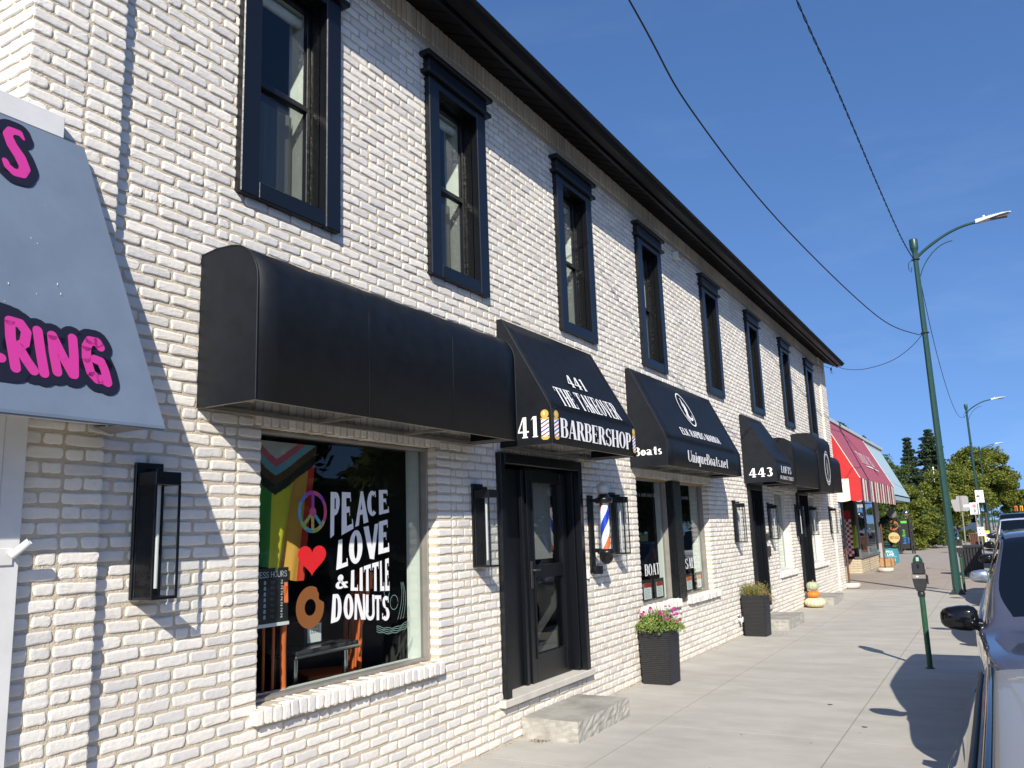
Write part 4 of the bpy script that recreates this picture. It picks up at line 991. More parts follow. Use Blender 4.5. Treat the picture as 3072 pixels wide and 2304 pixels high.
def printed_pole(mb,f):
    # unit box 1 wide x 1 tall
    def add(poly,m_,k): 
        if len(poly)>2: mb.add([f(p[0],p[1],k) for p in poly],[list(range(len(poly)))],m_)
    add([(.05,.14),(.95,.14),(.95,.70),(.05,.70)],M['letter'],0)
    for i in range(8):
        y=.0+.13*i; p=clip([(0,y),(1,y+.16),(1,y+.205),(0,y+.045)],.06,.94,.15,.69); add(p,M['stripered'] if i%2 else M['blue'],.0006)
    g=M['gold']
    add([(.02,.69),(.98,.69),(.98,.745),(.02,.745)],g,.0008); add([(.02,.09),(.98,.09),(.98,.145),(.02,.145)],g,.0008); add([(.25,.04),(.75,.04),(.95,.09),(.05,.09)],g,.001)
    add([(.5+.47*math.cos(2*PI*i/20),.86+.135*math.sin(2*PI*i/20)) for i in range(20)],g,.0012)
    add([(.42+.13*math.cos(2*PI*i/12),.88+.07*math.sin(2*PI*i/12)) for i in range(12)],M['pumpkincream'],.0018)
for f in (plane_map((.5,6.065,2.388),(.5,6.155,2.388),(.5,6.065,2.645),fx,.005),plane_map((.5,7.775,2.388),(.5,7.855,2.388),(.5,7.775,2.645),fx,.005),plane_map((.402,6.03,2.385),(.482,6.03,2.385),(.402,6.03,2.648),(0,-1,0),.005)):
    mb=MB(); printed_pole(mb,f); part(mb,'printed_barber_pole',a2)
a3=empty('awning',(0,10.4,2.34),'black sloped awning with white round emblem and web address over the boat shop','awning','black awnings on the brick front')
A3=(8.93,12.03,.45,2.342,2.655,3.505); shed_awning(a3,*A3)
mb=MB(); onslope(mb,'ELK RAPIDS MARINA',.45,2.655,.05,3.505,9.66,11.27,.11,.212,LT,.17,.085,.03,.05)
part(mb,'lettering',a3); mb=MB(); text_mb(mb,'UniqueBoats.net',plane_map((.45,9.65,2.425),(.45,11.36,2.425),(.45,9.65,2.560),fx,.005),LT,.17,.05,.03,.03)
part(mb,'lettering',a3)
mb=MB(); text_mb(mb,'Boats',plane_map((.055,8.93,2.47),(.395,8.93,2.47),(.055,8.93,2.567),(0,-1,0),.005),LT,.2,.07,.03,.03); part(mb,'side_lettering',a3)
mb=MB(); f,n=slope_frame(.45,2.655,.05,3.505); n_=n
def em(u,v,k): return Vector(f(u,v))+n_*(.006+k)
cy,cs=10.42,.555
for p in arc(cy,cs,.215,.255,.022,.020,0,360,36): mb.add([em(q[0],q[1],0) for q in p],[[0,1,2,3]],LT)
stroke(mb,[(cy,cs+.17),(cy,cs-.02)],[.012,.03],em,LT); stroke(mb,[(cy+.05*math.cos(t*.7),cs+.05+.05*math.sin(t*.7)) for t in range(10)],.012,em,LT,20)
stroke(mb,[(cy-.02,cs+.10),(cy+.02,cs+.02),(cy-.03,cs-.03),(cy-.04,cs-.10),(cy+.02,cs-.15),(cy+.10,cs-.13),(cy+.12,cs-.08)],[.02,.035,.045,.03,.02,.016,.008],em,LT,40)
stroke(mb,[(cy-.08,cs-.08),(cy-.11,cs-.12),(cy-.06,cs-.17)],[.008,.015,.018],em,LT,60)
part(mb,'emblem',a3)
a4=empty('awning',(0,14.5,2.33),'black sloped awning numbered 443 over a doorway','awning','black awnings on the brick front')
A4=(13.88,15.18,.54,2.335,2.655,3.49); shed_awning(a4,*A4)
mb=MB(); text_mb(mb,'443',plane_map((.09,13.88,2.425),(.485,13.88,2.425),(.09,13.88,2.572),(0,-1,0),.005),LT,.19,.07,.05,.05); part(mb,'number',a4)
mb=MB(); text_mb(mb,'LOFTS',plane_map((.54,14.22,2.495),(.54,14.98,2.495),(.54,14.22,2.61),fx,.005),LT,.17,.05,.03,.03)
part(mb,'lettering',a4); mb=MB(); text_mb(mb,'ON FRONT STREET',plane_map((.54,14.10,2.385),(.54,15.12,2.385),(.54,14.10,2.445),fx,.005),LT,.16,.06,.03,.03); part(mb,'lettering',a4)
a5=empty('awning',(0,18,2.3),'long black stepped awning with tall round topped middle and white wreath emblem','awning','black awnings on the brick front')
round_awning(a5,15.45,17.90,.50,2.33,3.20,capR=False); 
round_awning(a5,17.90,19.32,.52,2.275,3.50,name='middle_hood'); round_awning(a5,19.32,20.85,.47,2.33,3.18,capL=False)
mb=MB(); cy,cz,Xe=18.78,2.80,.5235
rg=random.Random(5)
for i in range(46):
    a=2*PI*i/46
    for s_ in (0,1):
        r=.9+.16*s_; cyy,czz=cy+.30*r*math.cos(a+.07*s_),cz+.33*r*math.sin(a+.07*s_); ang=a+PI/2+(.7 if s_ else -.7)
        P=[]
        for j in range(6): t_=2*PI*j/6; p=Vector((.030*math.cos(t_),.013*math.sin(t_))); P.append((Xe+.001*s_+.0001*i,cyy+p.x*math.cos(ang)-p.y*math.sin(ang),czz+p.x*math.sin(ang)+p.y*math.cos(ang)))
        mb.add(P,[list(range(6))],LT)
fe=lambda u,v,k:(Xe+.003+k,u,v)
stroke(mb,[(cy,cz+.17),(cy,cz-.24)],.010,fe,LT); stroke(mb,[(cy-.10,cz+.10),(cy-.01,cz-.15)],.009,fe,LT); stroke(mb,[(cy+.10,cz+.10),(cy+.01,cz-.15)],.009,fe,LT); text_mb(mb,'W',plane_map((Xe,cy-.1,cz+.1),(Xe,cy+.1,cz+.1),(Xe,cy-.1,cz+.2),fx,.003),LT) if False else None
part(mb,'wreath_emblem',a5)

# ---------------------------------------------------------------- wall lanterns
def lantern(y,label,root=None):
    r=empty('wall_lantern',(0,y,1.395),label,'wall lamp','tall black box lanterns on the brick front')
    B=M['blackpaint']
    def P(mb,n,par=r): return mb.build(n,par)
    mb=MB(); mb.bbox(.004,.022,0,.155,0,.65,B,b=.003); P(mb,'backplate')
    mb=MB(); mb.bbox(.028,.165,.006,.149,.535,.598,B,b=.003); mb.bbox(.022,.10,.06,.095,.602,.622,B,b=.002); P(mb,'cap')
    mb=MB(); mb.bbox(.022,.165,.006,.149,0.0,.014,B,b=.002)
    for x in (.034,.160):
        for yy in (.011,.144): mb.box(x-.0045,x+.0045,yy-.0045,yy+.0045,.014,.535,B)
    mb.box(.022,.034,.06,.095,.10,.112,B); P(mb,'cage')
    mb=MB()
    g=M['lampglass']
    for pts in ([(.162,.016,.015),(.162,.139,.015),(.162,.139,.534),(.162,.016,.534)],[(.038,.009,.015),(.156,.009,.015),(.156,.009,.534),(.038,.009,.534)],[(.038,.146,.015),(.156,.146,.015),(.156,.146,.534),(.038,.146,.534)]): mb.add(pts,[[0,1,2,3]],g)
    P(mb,'glass')
    mb=MB(); mb.tube([(.095,.0775,.05),(.095,.0775,.535)],.009,12,M['porcelain']); P(mb,'light_tube')
    return r
L0=lantern(2.56,'black box lantern left of the big sticker window')
for y,lab in ((5.55,'black box lantern left of the barbershop door'),(8.25,'black box lantern right beside the barber pole'),(13.02,'black box lantern between the boat shop window and the 443 door'),(15.28,'black box lantern just beyond the 443 door'),(17.60,'black box lantern on the near side of the pumpkin doorway'),(19.02,'black box lantern just beyond the pumpkin doorway'),(21.50,'black box lantern nearest the far corner of the brick building')):
    c=copy_tree(L0); c.location=(0,y,1.395); c['label']=lab
# ---------------------------------------------------------------- barber pole
bpz=empty('barber_pole',(.17,7.80,1.3),'barber pole with red, white and blue spiral and white globe on the wall','barber pole')
PX,PY=.17,7.745
mb=MB(); dm=M['blackpaint']
mb.bbox(.004,.03,PY-.05,PY+.05,1.23,2.0,dm,b=.004); mb.bbox(.03,PX-.05,PY-.02,PY+.02,1.43,1.47,dm,b=.003); mb.bbox(.03,PX-.05,PY-.02,PY+.02,1.93,1.96,dm,b=.003); mb.bbox(.03,.11,PY-.035,PY+.035,1.22,1.30,dm,b=.004); part(mb,'bracket',bpz)
mb=MB(); mb.lathe([(.02,0),(.055,.03),(.068,.06),(.07,.10),(.085,.105),(.087,.125),(.08,.13),(.08,.145),(.07,.15)],(PX,PY,1.315),28,dm); part(mb,'base',bpz)
mb=MB(); mb.lathe([(.07,0),(.085,.005),(.087,.03),(.09,.035),(.09,.05),(.06,.058),(.052,.085),(.045,.09)],(PX,PY,1.915),28,dm); part(mb,'collar',bpz)
mb=MB(); mb.sphere((PX,PY,2.062),.066,M['porcelain'],24,14); part(mb,'globe',bpz)
mb=MB(); n=48; hN=60; z0,z1=1.465,1.915; r=.045
for j in range(hN+1):
    for i in range(n): t_=2*PI*i/n; mb.v.append((PX+r*math.cos(t_),PY+r*math.sin(t_),z0+(z1-z0)*j/hN))
for j in range(hN):
    for i in range(n):
        # stripes rise to the right as seen from the street
        ph=((i+.5)/n - (j+.5)/hN*.85+ .30)%1.0
        q=(ph*4)%4
        mt=M['stripeorange'] if q<.95 and j<34 else (M['stripered'] if q<.95 else (M['blue'] if 2<=q<2.95 else M['letter']))
        mb.f.append([j*n+i,j*n+(i+1)%n,(j+1)*n+(i+1)%n,(j+1)*n+i]); mb.m.append(mb.mi(mt)); mb.smooth.append(True)
part(mb,'striped_cylinder',bpz)
mb=MB(); mb.lathe([(.064,1.466),(.064,1.914)],(PX,PY,0),32,M['clear'],caps=False); part(mb,'glass_cover',bpz)
mb=MB(); mb.bbox(.004,.03,7.60,7.645,1.18,1.27,M['white'],b=.006); mb.bbox(.004,.016,7.65,7.662,1.19,1.245,M['darkmetal'],b=.002); tag(mb.build('doorbell_box'),'small white box on the brick right of the barbershop door frame','doorbell')
mb=MB(); mb.bbox(.004,.04,15.06,15.12,1.38,1.50,M['darkmetal'],b=.004); mb.bbox(.004,.05,15.06,15.13,1.1,1.28,M['darkmetal'],b=.004); tag(mb.build('entry_keypad'),'dark keypad boxes on the brick right of the 443 door','keypad')
mb=MB(); mb.tube([(.005,12.86,.26),(.05,12.86,.26),(.06,12.86,.22)],.02,10,M['whiteboard']); mb.lathe([(.03,0),(.03,.01)],(.07,12.86,.27),12,M['whiteboard'],'x'); mb.tube([(.03,12.80,.33),(.03,12.92,.33)],.012,8,M['whiteboard']); tag(mb.build('wall_tap'),'small white painted wall tap low on the brick near the second planter','tap')

# ---------------------------------------------------------------- planters
def planter(x0,y0,w0,h,label,kind,seed):
    rg=random.Random(seed); root=empty('planter',(x0+w0/2,y0+w0/2,0),label,'planter','tall square black planters on the pavement')
    mb=MB(); n=30; pm_=M['planter']; tw=w0*.5; bw=w0*.455
    prof=[]
    z=0
    for k in range(n+1):
        z=h*k/n; hw=bw+(tw-bw)*k/n
        prof.append((hw-.004,z+.002)); 
        if k<n: prof.append((hw+.0022,z+h/n*.25)); prof.append((hw+.0022,z+h/n*.75))
    vs=[];rs=.02
    for hw,z in prof:
        for sx,sy in ((-1,-1),(1,-1),(1,1),(-1,1)):
            for a,b_ in (((-1,0),(0,-1)) if sx*sy>0 else ((0,-1),(-1,0))):
                vs.append((sx*(hw+a*rs*1.0),sy*(hw+b_*rs),z)) if False else None
            c1=(sx*hw,sy*(hw-rs)); c2=(sx*(hw-rs),sy*hw)
            pr=(c1,c2) if sx*sy>0 else (c2,c1)
            if (sx,sy) in ((-1,-1),(1,1)): pr=(c1,c2)
            vs.append((pr[0][0]+rg.uniform(-.0008,.0008),pr[0][1],z)); vs.append((pr[1][0],pr[1][1],z))
    m8=8; fs=[[i*m8+k,i*m8+(k+1)%m8,(i+1)*m8+(k+1)%m8,(i+1)*m8+k] for i in range(len(prof)-1) for k in range(m8)]
    mb.add(vs,fs,pm_); mb.add(vs[:8],[list(range(8))],pm_)
    o=mb.build('pot',root)
    mb=MB(); mb.box(-tw+.012,tw-.012,-tw+.012,tw-.012,h-.06,h-.025,M['soil']); mb.build('soil',root)
    mb=MB()
    if kind=='petunia':
        lm=[M['leafgreen'],mat('olive leaf',(.20,.24,.05),.6,var=.3,vs=20)]
        for i in range(2200):
            a=rg.uniform(0,2*PI); rr=(tw+.075)*math.sqrt(rg.random()); px_,py_=rr*math.cos(a)*1.1,rr*math.sin(a)*1.1
            pz=h-.03+.17*(1-(rr/(tw+.06))**2)*rg.uniform(.1,1)+rg.uniform(-.02,.03)
            s=rg.uniform(.010,.022); d=Vector((rg.uniform(-1,1),rg.uniform(-1,1),rg.uniform(.0,1.3))).normalized(); q=d.cross(Vector((rg.uniform(-1,1),rg.uniform(-1,1),rg.uniform(-1,1)))).normalized(); p=Vector((px_,py_,pz))
            mb.add([p,p+d*s+q*s*.4,p+d*s*2,p+d*s-q*s*.4],[[0,1,2,3]],lm[i%2])
        mb.build('foliage',root); mb=MB()
        for i in range(16):
            a=rg.uniform(0,2*PI); b0=Vector((rg.uniform(-.08,.08),rg.uniform(-.08,.08),h)); ln=rg.uniform(.22,.36); sp=rg.uniform(.1,.55)
            pts=[b0+Vector((math.cos(a)*sp*ln*t**1.5,math.sin(a)*sp*ln*t**1.5,ln*t-.06*t*t)) for t in (0,.25,.5,.75,1)]
            sd=Vector((-math.sin(a),math.cos(a),0))
            for k in range(4):
                w0_,w1_=.006*(1-k/4.2),.006*(1-(k+1)/4.2); mb.add([pts[k]-sd*w0_,pts[k]+sd*w0_,pts[k+1]+sd*w1_,pts[k+1]-sd*w1_],[[0,1,2,3]],M['leafgreen'])
        mb.build('grass_blades',root); 
        for i in range(44):
            mb=MB(); a=rg.uniform(0,2*PI); rr=(tw+.07)*math.sqrt(rg.uniform(.15,1)); c=Vector((rr*math.cos(a)*1.15,rr*math.sin(a)*1.15,h+.03+.16*(1-(rr/(tw+.1))**2)*rg.uniform(.5,1.1)+rg.uniform(-.03,.05)))
            nrm=Vector((rg.uniform(-.3,1),rg.uniform(-1,.2),rg.uniform(.1,1))).normalized(); q=nrm.cross(Vector((0,0,1))).normalized(); t_=nrm.cross(q); R_f=rg.uniform(.014,.026)
            vs=[c-nrm*.006]; 
            for k in range(10):
                an=2*PI*k/10; r_=R_f*(1 if k%2 else .78); vs.append(c+q*math.cos(an)*r_+t_*math.sin(an)*r_+nrm*rg.uniform(0,.004))
            mb.add(vs,[[0,k+1,(k+1)%10+1] for k in range(10)],M['petal'] if rg.random()<.7 else M['petal2']); mb.build('flower',root)
    else:
        for i in range(620):
            a=rg.uniform(0,2*PI); b0=Vector((rg.uniform(-tw*.8,tw*.8),rg.uniform(-tw*.8,tw*.8),h-.03)); ln=rg.uniform(.08,.26); sp=rg.uniform(.1,.9)
            pts=[b0+Vector((math.cos(a)*sp*ln*t,math.sin(a)*sp*ln*t,ln*t-.10*t*t*sp)) for t in (0,.33,.66,1)]
            sd=Vector((-math.sin(a),math.cos(a),0)); mm_=M['leafdry'] if rg.random()<.55 else M['leafgreen']
            for k in range(3):
                w0_=.0028; mb.add([pts[k]-sd*w0_,pts[k]+sd*w0_,pts[k+1]+sd*w0_*.7,pts[k+1]-sd*w0_*.7],[[0,1,2,3]],mm_)
            for k in range(3):
                p=pts[rg.choice((1,2,3))]; s=rg.uniform(.007,.015); d=Vector((rg.uniform(-1,1),rg.uniform(-1,1),rg.uniform(-.3,1))).normalized(); q=d.cross(Vector((rg.uniform(-1,1),rg.uniform(-1,1),.2))).normalized()
                mb.add([p,p+d*s+q*s*.4,p+d*s*2,p+d*s-q*s*.4],[[0,1,2,3]],mm_)
        mb.build('dry_foliage',root); mb=MB()
        for i in range(60):
            a=-rg.uniform(0,1.2)+.9; b0=Vector((tw*.3,tw*.2,h)); ln=rg.uniform(.2,.42)
            pts=[b0+Vector((math.cos(a+.7)*ln*t*.8,math.sin(a+.7)*ln*t*.8,ln*.55*t-ln*.95*t*t)) for t in (0,.25,.5,.75,1)]
            for k in range(4): mb.add([pts[k]+Vector((0,0,.0015)),pts[k]-Vector((0,0,.0015)),pts[k+1]-Vector((0,0,.001)),pts[k+1]+Vector((0,0,.001))],[[0,1,2,3]],M['leafdry'])
        mb.build('grass_tuft',root)
    return root
planter(.03,8.78,.355,.60,'ribbed black planter full of magenta petunias, nearest the barbershop door','petunia',3)
planter(.03,12.98,.36,.60,'ribbed black planter with dry brownish plants left of the 443 door','dry',8)

# ---------------------------------------------------------------- pumpkins
def pumpkin(cx_,cy_,z0,r,h,m_,label,stem=True,ribs=14,lump=.06):
    root=empty('pumpkin',(cx_,cy_,z0),label,'pumpkin','pumpkins stacked by the doorway'); mb=MB(); n=ribs*6; k=16; vs=[]
    for j in range(k+1):
        t=PI*j/k; 
        for i in range(n):
            a=2*PI*i/n; rib=1-lump*(abs(math.cos(a*ribs/2))**6)
            rr=r*max(.02,math.sin(t)**.8)*rib; zz=h/2-h/2*math.cos(t)*(1-.16*math.exp(-(math.sin(t)/.35)**2))
            vs.append((rr*math.cos(a),rr*math.sin(a),zz))
    fs=[[j*n+i,j*n+(i+1)%n,(j+1)*n+(i+1)%n,(j+1)*n+i] for j in range(k) for i in range(n)]
    mb.add(vs,fs,m_,True); mb.build('flesh',root)
    if stem:
        mb=MB(); mb.tube([(0,0,h*.88),(.008,.004,h*1.0),(.022,.01,h*1.1)],[.02,.013,.015],8,M['stem']); mb.build('stalk',root)
    return root
pumpkin(.215,17.70,0,.20,.20,M['pumpkincream'],'large flat cream pumpkin at the bottom of the stack',False,16)
pumpkin(.205,17.70,.188,.122,.135,M['pumpkinorange'],'bright orange pumpkin in the middle of the stack',False,14)
pumpkin(.195,17.70,.318,.118,.19,M['pumpkingreen'],'sage green pumpkin on top of the stack',True,12)
mb=MB(); mb.sphere((.10,15.35,.03),.03,M['petal2'],10,6,(1.4,1,.6)); tag(mb.build('crumpled_paper'),'small pink crumpled scrap on the ground by the 443 step','litter')

# small debris: bits of leaf and grit along the wall foot and on the pavement
mb=MB(); rg=random.Random(17); dm_=[mat('dry leaf bit',(.16,.09,.04),.9),mat('dark grit',(.06,.05,.04),.95),mat('old gum spot',(.20,.19,.17),.9)]
def bit(x,y,s,m_,z=.0035):
    n=rg.randint(4,6); a0=rg.uniform(0,6.28); el=rg.uniform(.4,1)
    mb.add([(x+s*math.cos(a0+2*PI*k/n)*rg.uniform(.6,1),y+s*el*math.sin(a0+2*PI*k/n)*rg.uniform(.6,1),z+rg.uniform(0,.004)) for k in range(n)],[list(range(n))],m_)
for i in range(420):
    y=rg.uniform(4,22); bit(.012+abs(rg.gauss(0,.03)),y,rg.uniform(.002,.007),dm_[i%2])
for i in range(120): bit(rg.uniform(.1,.22)+abs(rg.gauss(0,.05)),6.17+rg.gauss(0,.03),rg.uniform(.003,.009),dm_[0])
for i in range(60): bit(.55+rg.gauss(0,.05),13.3+rg.gauss(0,.12),rg.uniform(.003,.010),dm_[i%2])
for i in range(150): bit(rg.uniform(.2,3.1),rg.uniform(4,22),rg.uniform(.002,.006),dm_[i%2])
for i in range(26): bit(rg.uniform(.3,3.0),rg.uniform(4.5,21),rg.uniform(.008,.018),dm_[2],.0008)
tag(mb.build('leaf_debris'),'scattered dry leaf bits and grit on the pavement','debris',kind='stuff')
for (x,y,lab) in ((2.45,7.55,'single dark fallen leaf on the pavement inside the big car shadow, near the kerb'),(2.05,8.35,'single dark fallen leaf on the sunlit pavement')):
    mb=MB(); mb.prism([(x-.024,y),(x-.01,y+.009),(x+.02,y+.003),(x-.003,y-.009)],'z',.003,.008,dm_[1]); tag(mb.build('fallen_leaf'),lab,'leaf')
# ---------------------------------------------------------------- left neighbour shop
nb_=empty('neighbour_shop',(-.5,0,0),'left neighbouring shop front with white corner trim','building')
mb=MB(); mb.box(-6,-.12,-5,1.86,2.2,3.45,M['whiteboard']); mb.box(-6,-.35,-5,1.86,-.3,.6,M['whiteboard']); part(mb,'wall',nb_)
mb=MB(); mb.bbox(-.1,.105,1.862,1.888,-.3,3.4,M['whiteboard'],b=.004) ; mb.bbox(.052,.10,1.889,1.985,-.02,2.28,M['whiteboard'],b=.004); mb.bbox(.052,.115,1.986,2.02,-.02,2.28,M['white'],b=.004) if False else None; part(mb,'corner_trim',nb_)
mb=MB(); mb.box(-.2,-.15,-3,1.80,.62,2.2,M['blackpaint']); part(mb,'shop_window',nb_)
mb=MB(); mb.box(-6.2,-.08,-5,1.85,3.46,3.62,M['whiteboard']); part(mb,'roof_edge',nb_)
hold=empty('flagpole_holder',(.1,1.93,1.6),'small white cast flagpole holder on the white corner trim','bracket')
mb=MB(); mb.bbox(.1,.108,1.895,1.955,1.585,1.655,M['whiteboard'],b=.003); part(mb,'plate',hold)
for yy,zz in ((1.905,1.595),(1.905,1.645),(1.945,1.595),(1.945,1.645)):
    pass
mb=MB(); mb.lathe([(.016,0),(.016,.085),(.0125,.085),(.0125,.06)],(0,0,0),14,M['whiteboard'],caps=False)
o=mb.build('socket',hold); o.location=(.012,.015,.022); o.rotation_euler=(math.radians(-32),math.radians(38),0)
# grey sloped metal awning
gl=empty('metal_awning',(.2,0,2.2),'grey blue sheet metal awning with pink lettering at the left edge','awning')
Lp=lambda y,s:(.45-.2550*s,y,2.163+.9669*s)
gn=Vector((.9669,0,.2550))
mb=MB(); Ls=1.3724
mb.add([Lp(-3,0),Lp(2.385,0),Lp(2.150,Ls),Lp(-3,Ls)],[[0,1,2,3]],M['greymetal']); 
mb.add([(.45,-3,2.163),(.45,2.385,2.163),(.45,2.385,2.150),(.45,-3,2.150)],[[0,1,2,3]],M['greymetal'])
mb.add([(.45,-3,2.150),(.45,2.385,2.150),(.43,2.385,2.150),(.43,-3,2.150)],[[0,1,2,3]],M['greymetal'])
o=part(mb,'face_sheet',gl); o.modifiers.new('t','SOLIDIFY').thickness=.004
mb=MB(); mb.add([(.45,2.386,2.163),(.10,2.152,3.49),(.055,2.152,3.49),(.055,2.386,2.163)],[[0,1,2,3]],M['alum']); mb.add([(.452,2.388,2.163),(.058,2.388,2.163),(.058,2.30,2.19),(.43,2.30,2.163)],[[0,1,2,3]],M['alum']); part(mb,'end_panel',gl)
mb=MB(); mb.add([(.43,-3,2.158),(.43,2.30,2.158),(.06,2.30,2.20),(.06,-3,2.20)],[[0,1,2,3]],M['whiteboard']); part(mb,'underside',gl)
mb=MB(); mb.bbox(.02,.10,-3,2.055,3.492,3.60,M['whiteboard'],b=.004); part(mb,'flashing',gl)
mb=MB(); rg=random.Random(9)
for i in range(16):
    y=rg.uniform(1.6,2.2); s=rg.uniform(.45,1.3); L_=rg.uniform(.002,.016); w_=rg.uniform(.0008,.002)
    if y>2.1-(s*.16): continue
    P=[Lp(y-w_,s),Lp(y+w_,s),Lp(y+w_*.6,s-L_),Lp(y-w_*.6,s-L_)]; mb.add([Vector(p)+gn*.0045 for p in P],[[0,1,2,3]],M['white'])
part(mb,'chip_marks',gl)
fl=lambda u,v,k: Vector(Lp(u,v))+gn*(.005+k)
fl2=lambda u,v,k: Vector(Lp(u,v))+gn*(.0072+k)
Spts=[(1.858,1.278),(1.843,1.302),(1.805,1.298),(1.790,1.268),(1.805,1.222),(1.835,1.175),(1.852,1.125),(1.838,1.090),(1.805,1.085),(1.778,1.105),(1.770,1.128)]
Srad=[.006,.013,.016,.018,.021,.023,.021,.018,.016,.014,.012]
Gs=[[(1.735,.372),(1.732,.30),(1.742,.172)],[(1.735,.372),(1.775,.368),(1.796,.335),(1.785,.285),(1.755,.262)],[(1.762,.262),(1.785,.215),(1.812,.172)],
 [(1.842,.352),(1.846,.26),(1.853,.168)],[(1.900,.342),(1.900,.26),(1.907,.182)],[(1.902,.342),(1.935,.26),(1.972,.182)],[(1.988,.348),(1.986,.27),(1.978,.182)],
 [(2.110,.330),(2.098,.352),(2.065,.352),(2.045,.320),(2.040,.265),(2.052,.205),(2.078,.176),(2.105,.180),(2.124,.168)],[(2.078,.268),(2.105,.262),(2.118,.225),(2.126,.17)]]
mb=MB(); stroke(mb,Spts,[r_+.040 for r_ in Srad],fl,M['navy'],0,16); stroke(mb,[(1.5,1.2),(1.74,1.2)],.12,fl,M['navy'],2,16); part(mb,'letter_outline',gl); mb=MB()
for i,g in enumerate(Gs): stroke(mb,g,.016+.040,fl,M['navy'],i*3,16)
stroke(mb,[(1.60,.36),(1.735,.34)],.10,fl,M['navy'],5,16); stroke(mb,[(1.60,.18),(1.74,.18)],.07,fl,M['navy'],7,16)
stroke(mb,[(2.02,.27),(1.75,.27)],.05,fl,M['navy'],3,16); stroke(mb,[(2.08,.26),(2.10,.22)],.07,fl,M['navy'],6,16)
part(mb,'letter_outline',gl)
mb=MB(); stroke(mb,Spts,[r_*1.15 for r_ in Srad],fl2,M['pink'],0,14); part(mb,'letter',gl); mb=MB()
for i,g in enumerate(Gs): stroke(mb,g,[.0205]*len(g),fl2,M['pink'],i*3,14)
stroke(mb,[(1.69,.205),(1.60,.20)],.02,fl2,M['pink'],3,12)
part(mb,'lettering',gl)

# ---------------------------------------------------------------- neighbouring shops beyond
ns=empty('corner_shop',(-2,29,0),'low shop beyond the brick building with pale fascia and buff brick base','building')
def brickbase(parent,segs,z1,name='brick_base'):
    V=[];F=[];A=[]; mb=MB(); mb.mi(M['tanbrick'])
    boxes=[]
    for (ax,ay,bx,by,nx,ny) in segs:
        L_=math.hypot(bx-ax,by-ay); ux,uy=(bx-ax)/L_,(by-ay)/L_
        mp=lambda u,v,w_,ax=ax,ay=ay,ux=ux,uy=uy,nx=nx,ny=ny:(ax+ux*u+nx*w_,ay+uy*u+ny*w_,v)
        k=0; z=.0
        while z+.07<z1:
            off=-.12 if k%2 else 0; u=off
            while u<L_:
                a=max(u,.003); b_=min(u+.235,L_-.003)
                if b_-a>.03: one_brick(a,b_,z+.006,z+.066,.0,-.01,mp,V,F,A,jit=.6)
                u+=.247
            z+=.0745; k+=1
        boxes.append((ax,ay,bx,by,nx,ny))
    mb.v=[tuple(map(float,p)) for p in V]; mb.f=F; mb.m=[0]*len(F); mb.smooth=[False]*len(F); n=len(mb.v)
    for (ax,ay,bx,by,nx,ny) in boxes:
        c=[(ax-nx*.008,ay-ny*.008),(bx-nx*.008,by-ny*.008),(bx-nx*.2,by-ny*.2),(ax-nx*.2,ay-ny*.2)]
        mb.prism(c,'z',-.3,z1-.01,M['tanmortar'])
    return part(mb,name,parent,A+[(.5,0,0,1)]*(len(mb.v)-n))
brickbase(ns,[(-.38,22.8,-.38,26.25,1,0)],.45); brickbase(ns,[(-.45,29.42,-.45,33.9,1,0),(-1.45,29.40,-.46,29.40,0,-1)],.47)
mb=MB(); mb.bbox(-.55,-.34,22.8,26.3,.452,.50,M['grey'],b=.006); mb.bbox(-.65,-.40,29.36,34.0,.472,.52,M['grey'],b=.006); part(mb,'window_ledge',ns)
mb=MB()
for a,b_ in ((22.8,22.9),(24.5,24.56),(26.2,26.3)): mb.bbox(-.44,-.38,a,b_,.50,2.5,M['grey'],b=.004)
mb.bbox(-.44,-.38,22.905,24.495,2.42,2.5,M['grey'],b=.004); mb.bbox(-.44,-.38,24.565,26.195,2.42,2.5,M['grey'],b=.004)
part(mb,'window_frame',ns); mb=MB()
for a,b_ in ((29.36,29.50),(31.4,31.45),(33.9,34.0)): mb.bbox(-.50,-.43,a,b_,.52,2.5,M['grey'],b=.004)
mb.bbox(-1.5,-1.42,29.36,29.46,.0,2.5,M['grey'],b=.004)
mb.bbox(-.50,-.43,29.505,33.895,2.42,2.5,M['grey'],b=.004); part(mb,'window_frame',ns)
mb=MB()
for a,b_ in ((22.9,24.5),(24.56,26.2)): mb=MB(); mb.add([(-.41,a,.5),(-.41,b_,.5),(-.41,b_,2.42),(-.41,a,2.42)],[[0,1,2,3]],M['glass']); part(mb,'pane',ns)
for a,b_ in ((29.5,31.4),(31.45,33.9)): mb=MB(); mb.add([(-.465,a,.52),(-.465,b_,.52),(-.465,b_,2.42),(-.465,a,2.42)],[[0,1,2,3]],M['glass']); part(mb,'pane',ns)
mb=MB(); mb.add([(-1.42,29.41,.5),(-.50,29.41,.5),(-.50,29.41,2.5),(-1.42,29.41,2.5)],[[0,1,2,3]],M['glass']); part(mb,'pane',ns)
mb=MB(); Y=29.385
for i in range(4):
    for j in range(14):
        z=.55+.085*j; 
        if (i+j)%2: mb.box(-.98+.085*i,-.98+.085*(i+1),Y-.003,Y,z,z+.085,M['checkred'])
        else: mb.box(-.98+.085*i,-.98+.085*(i+1),Y-.003,Y,z,z+.085,M['white'])
mb.box(-.98,-.64,Y-.003,Y,1.75,2.02,M['checkred']); part(mb,'checker_panel',ns)
mb=MB(); I=mat('shop back wall',(.10,.095,.09),.9,var=.3,vs=1)
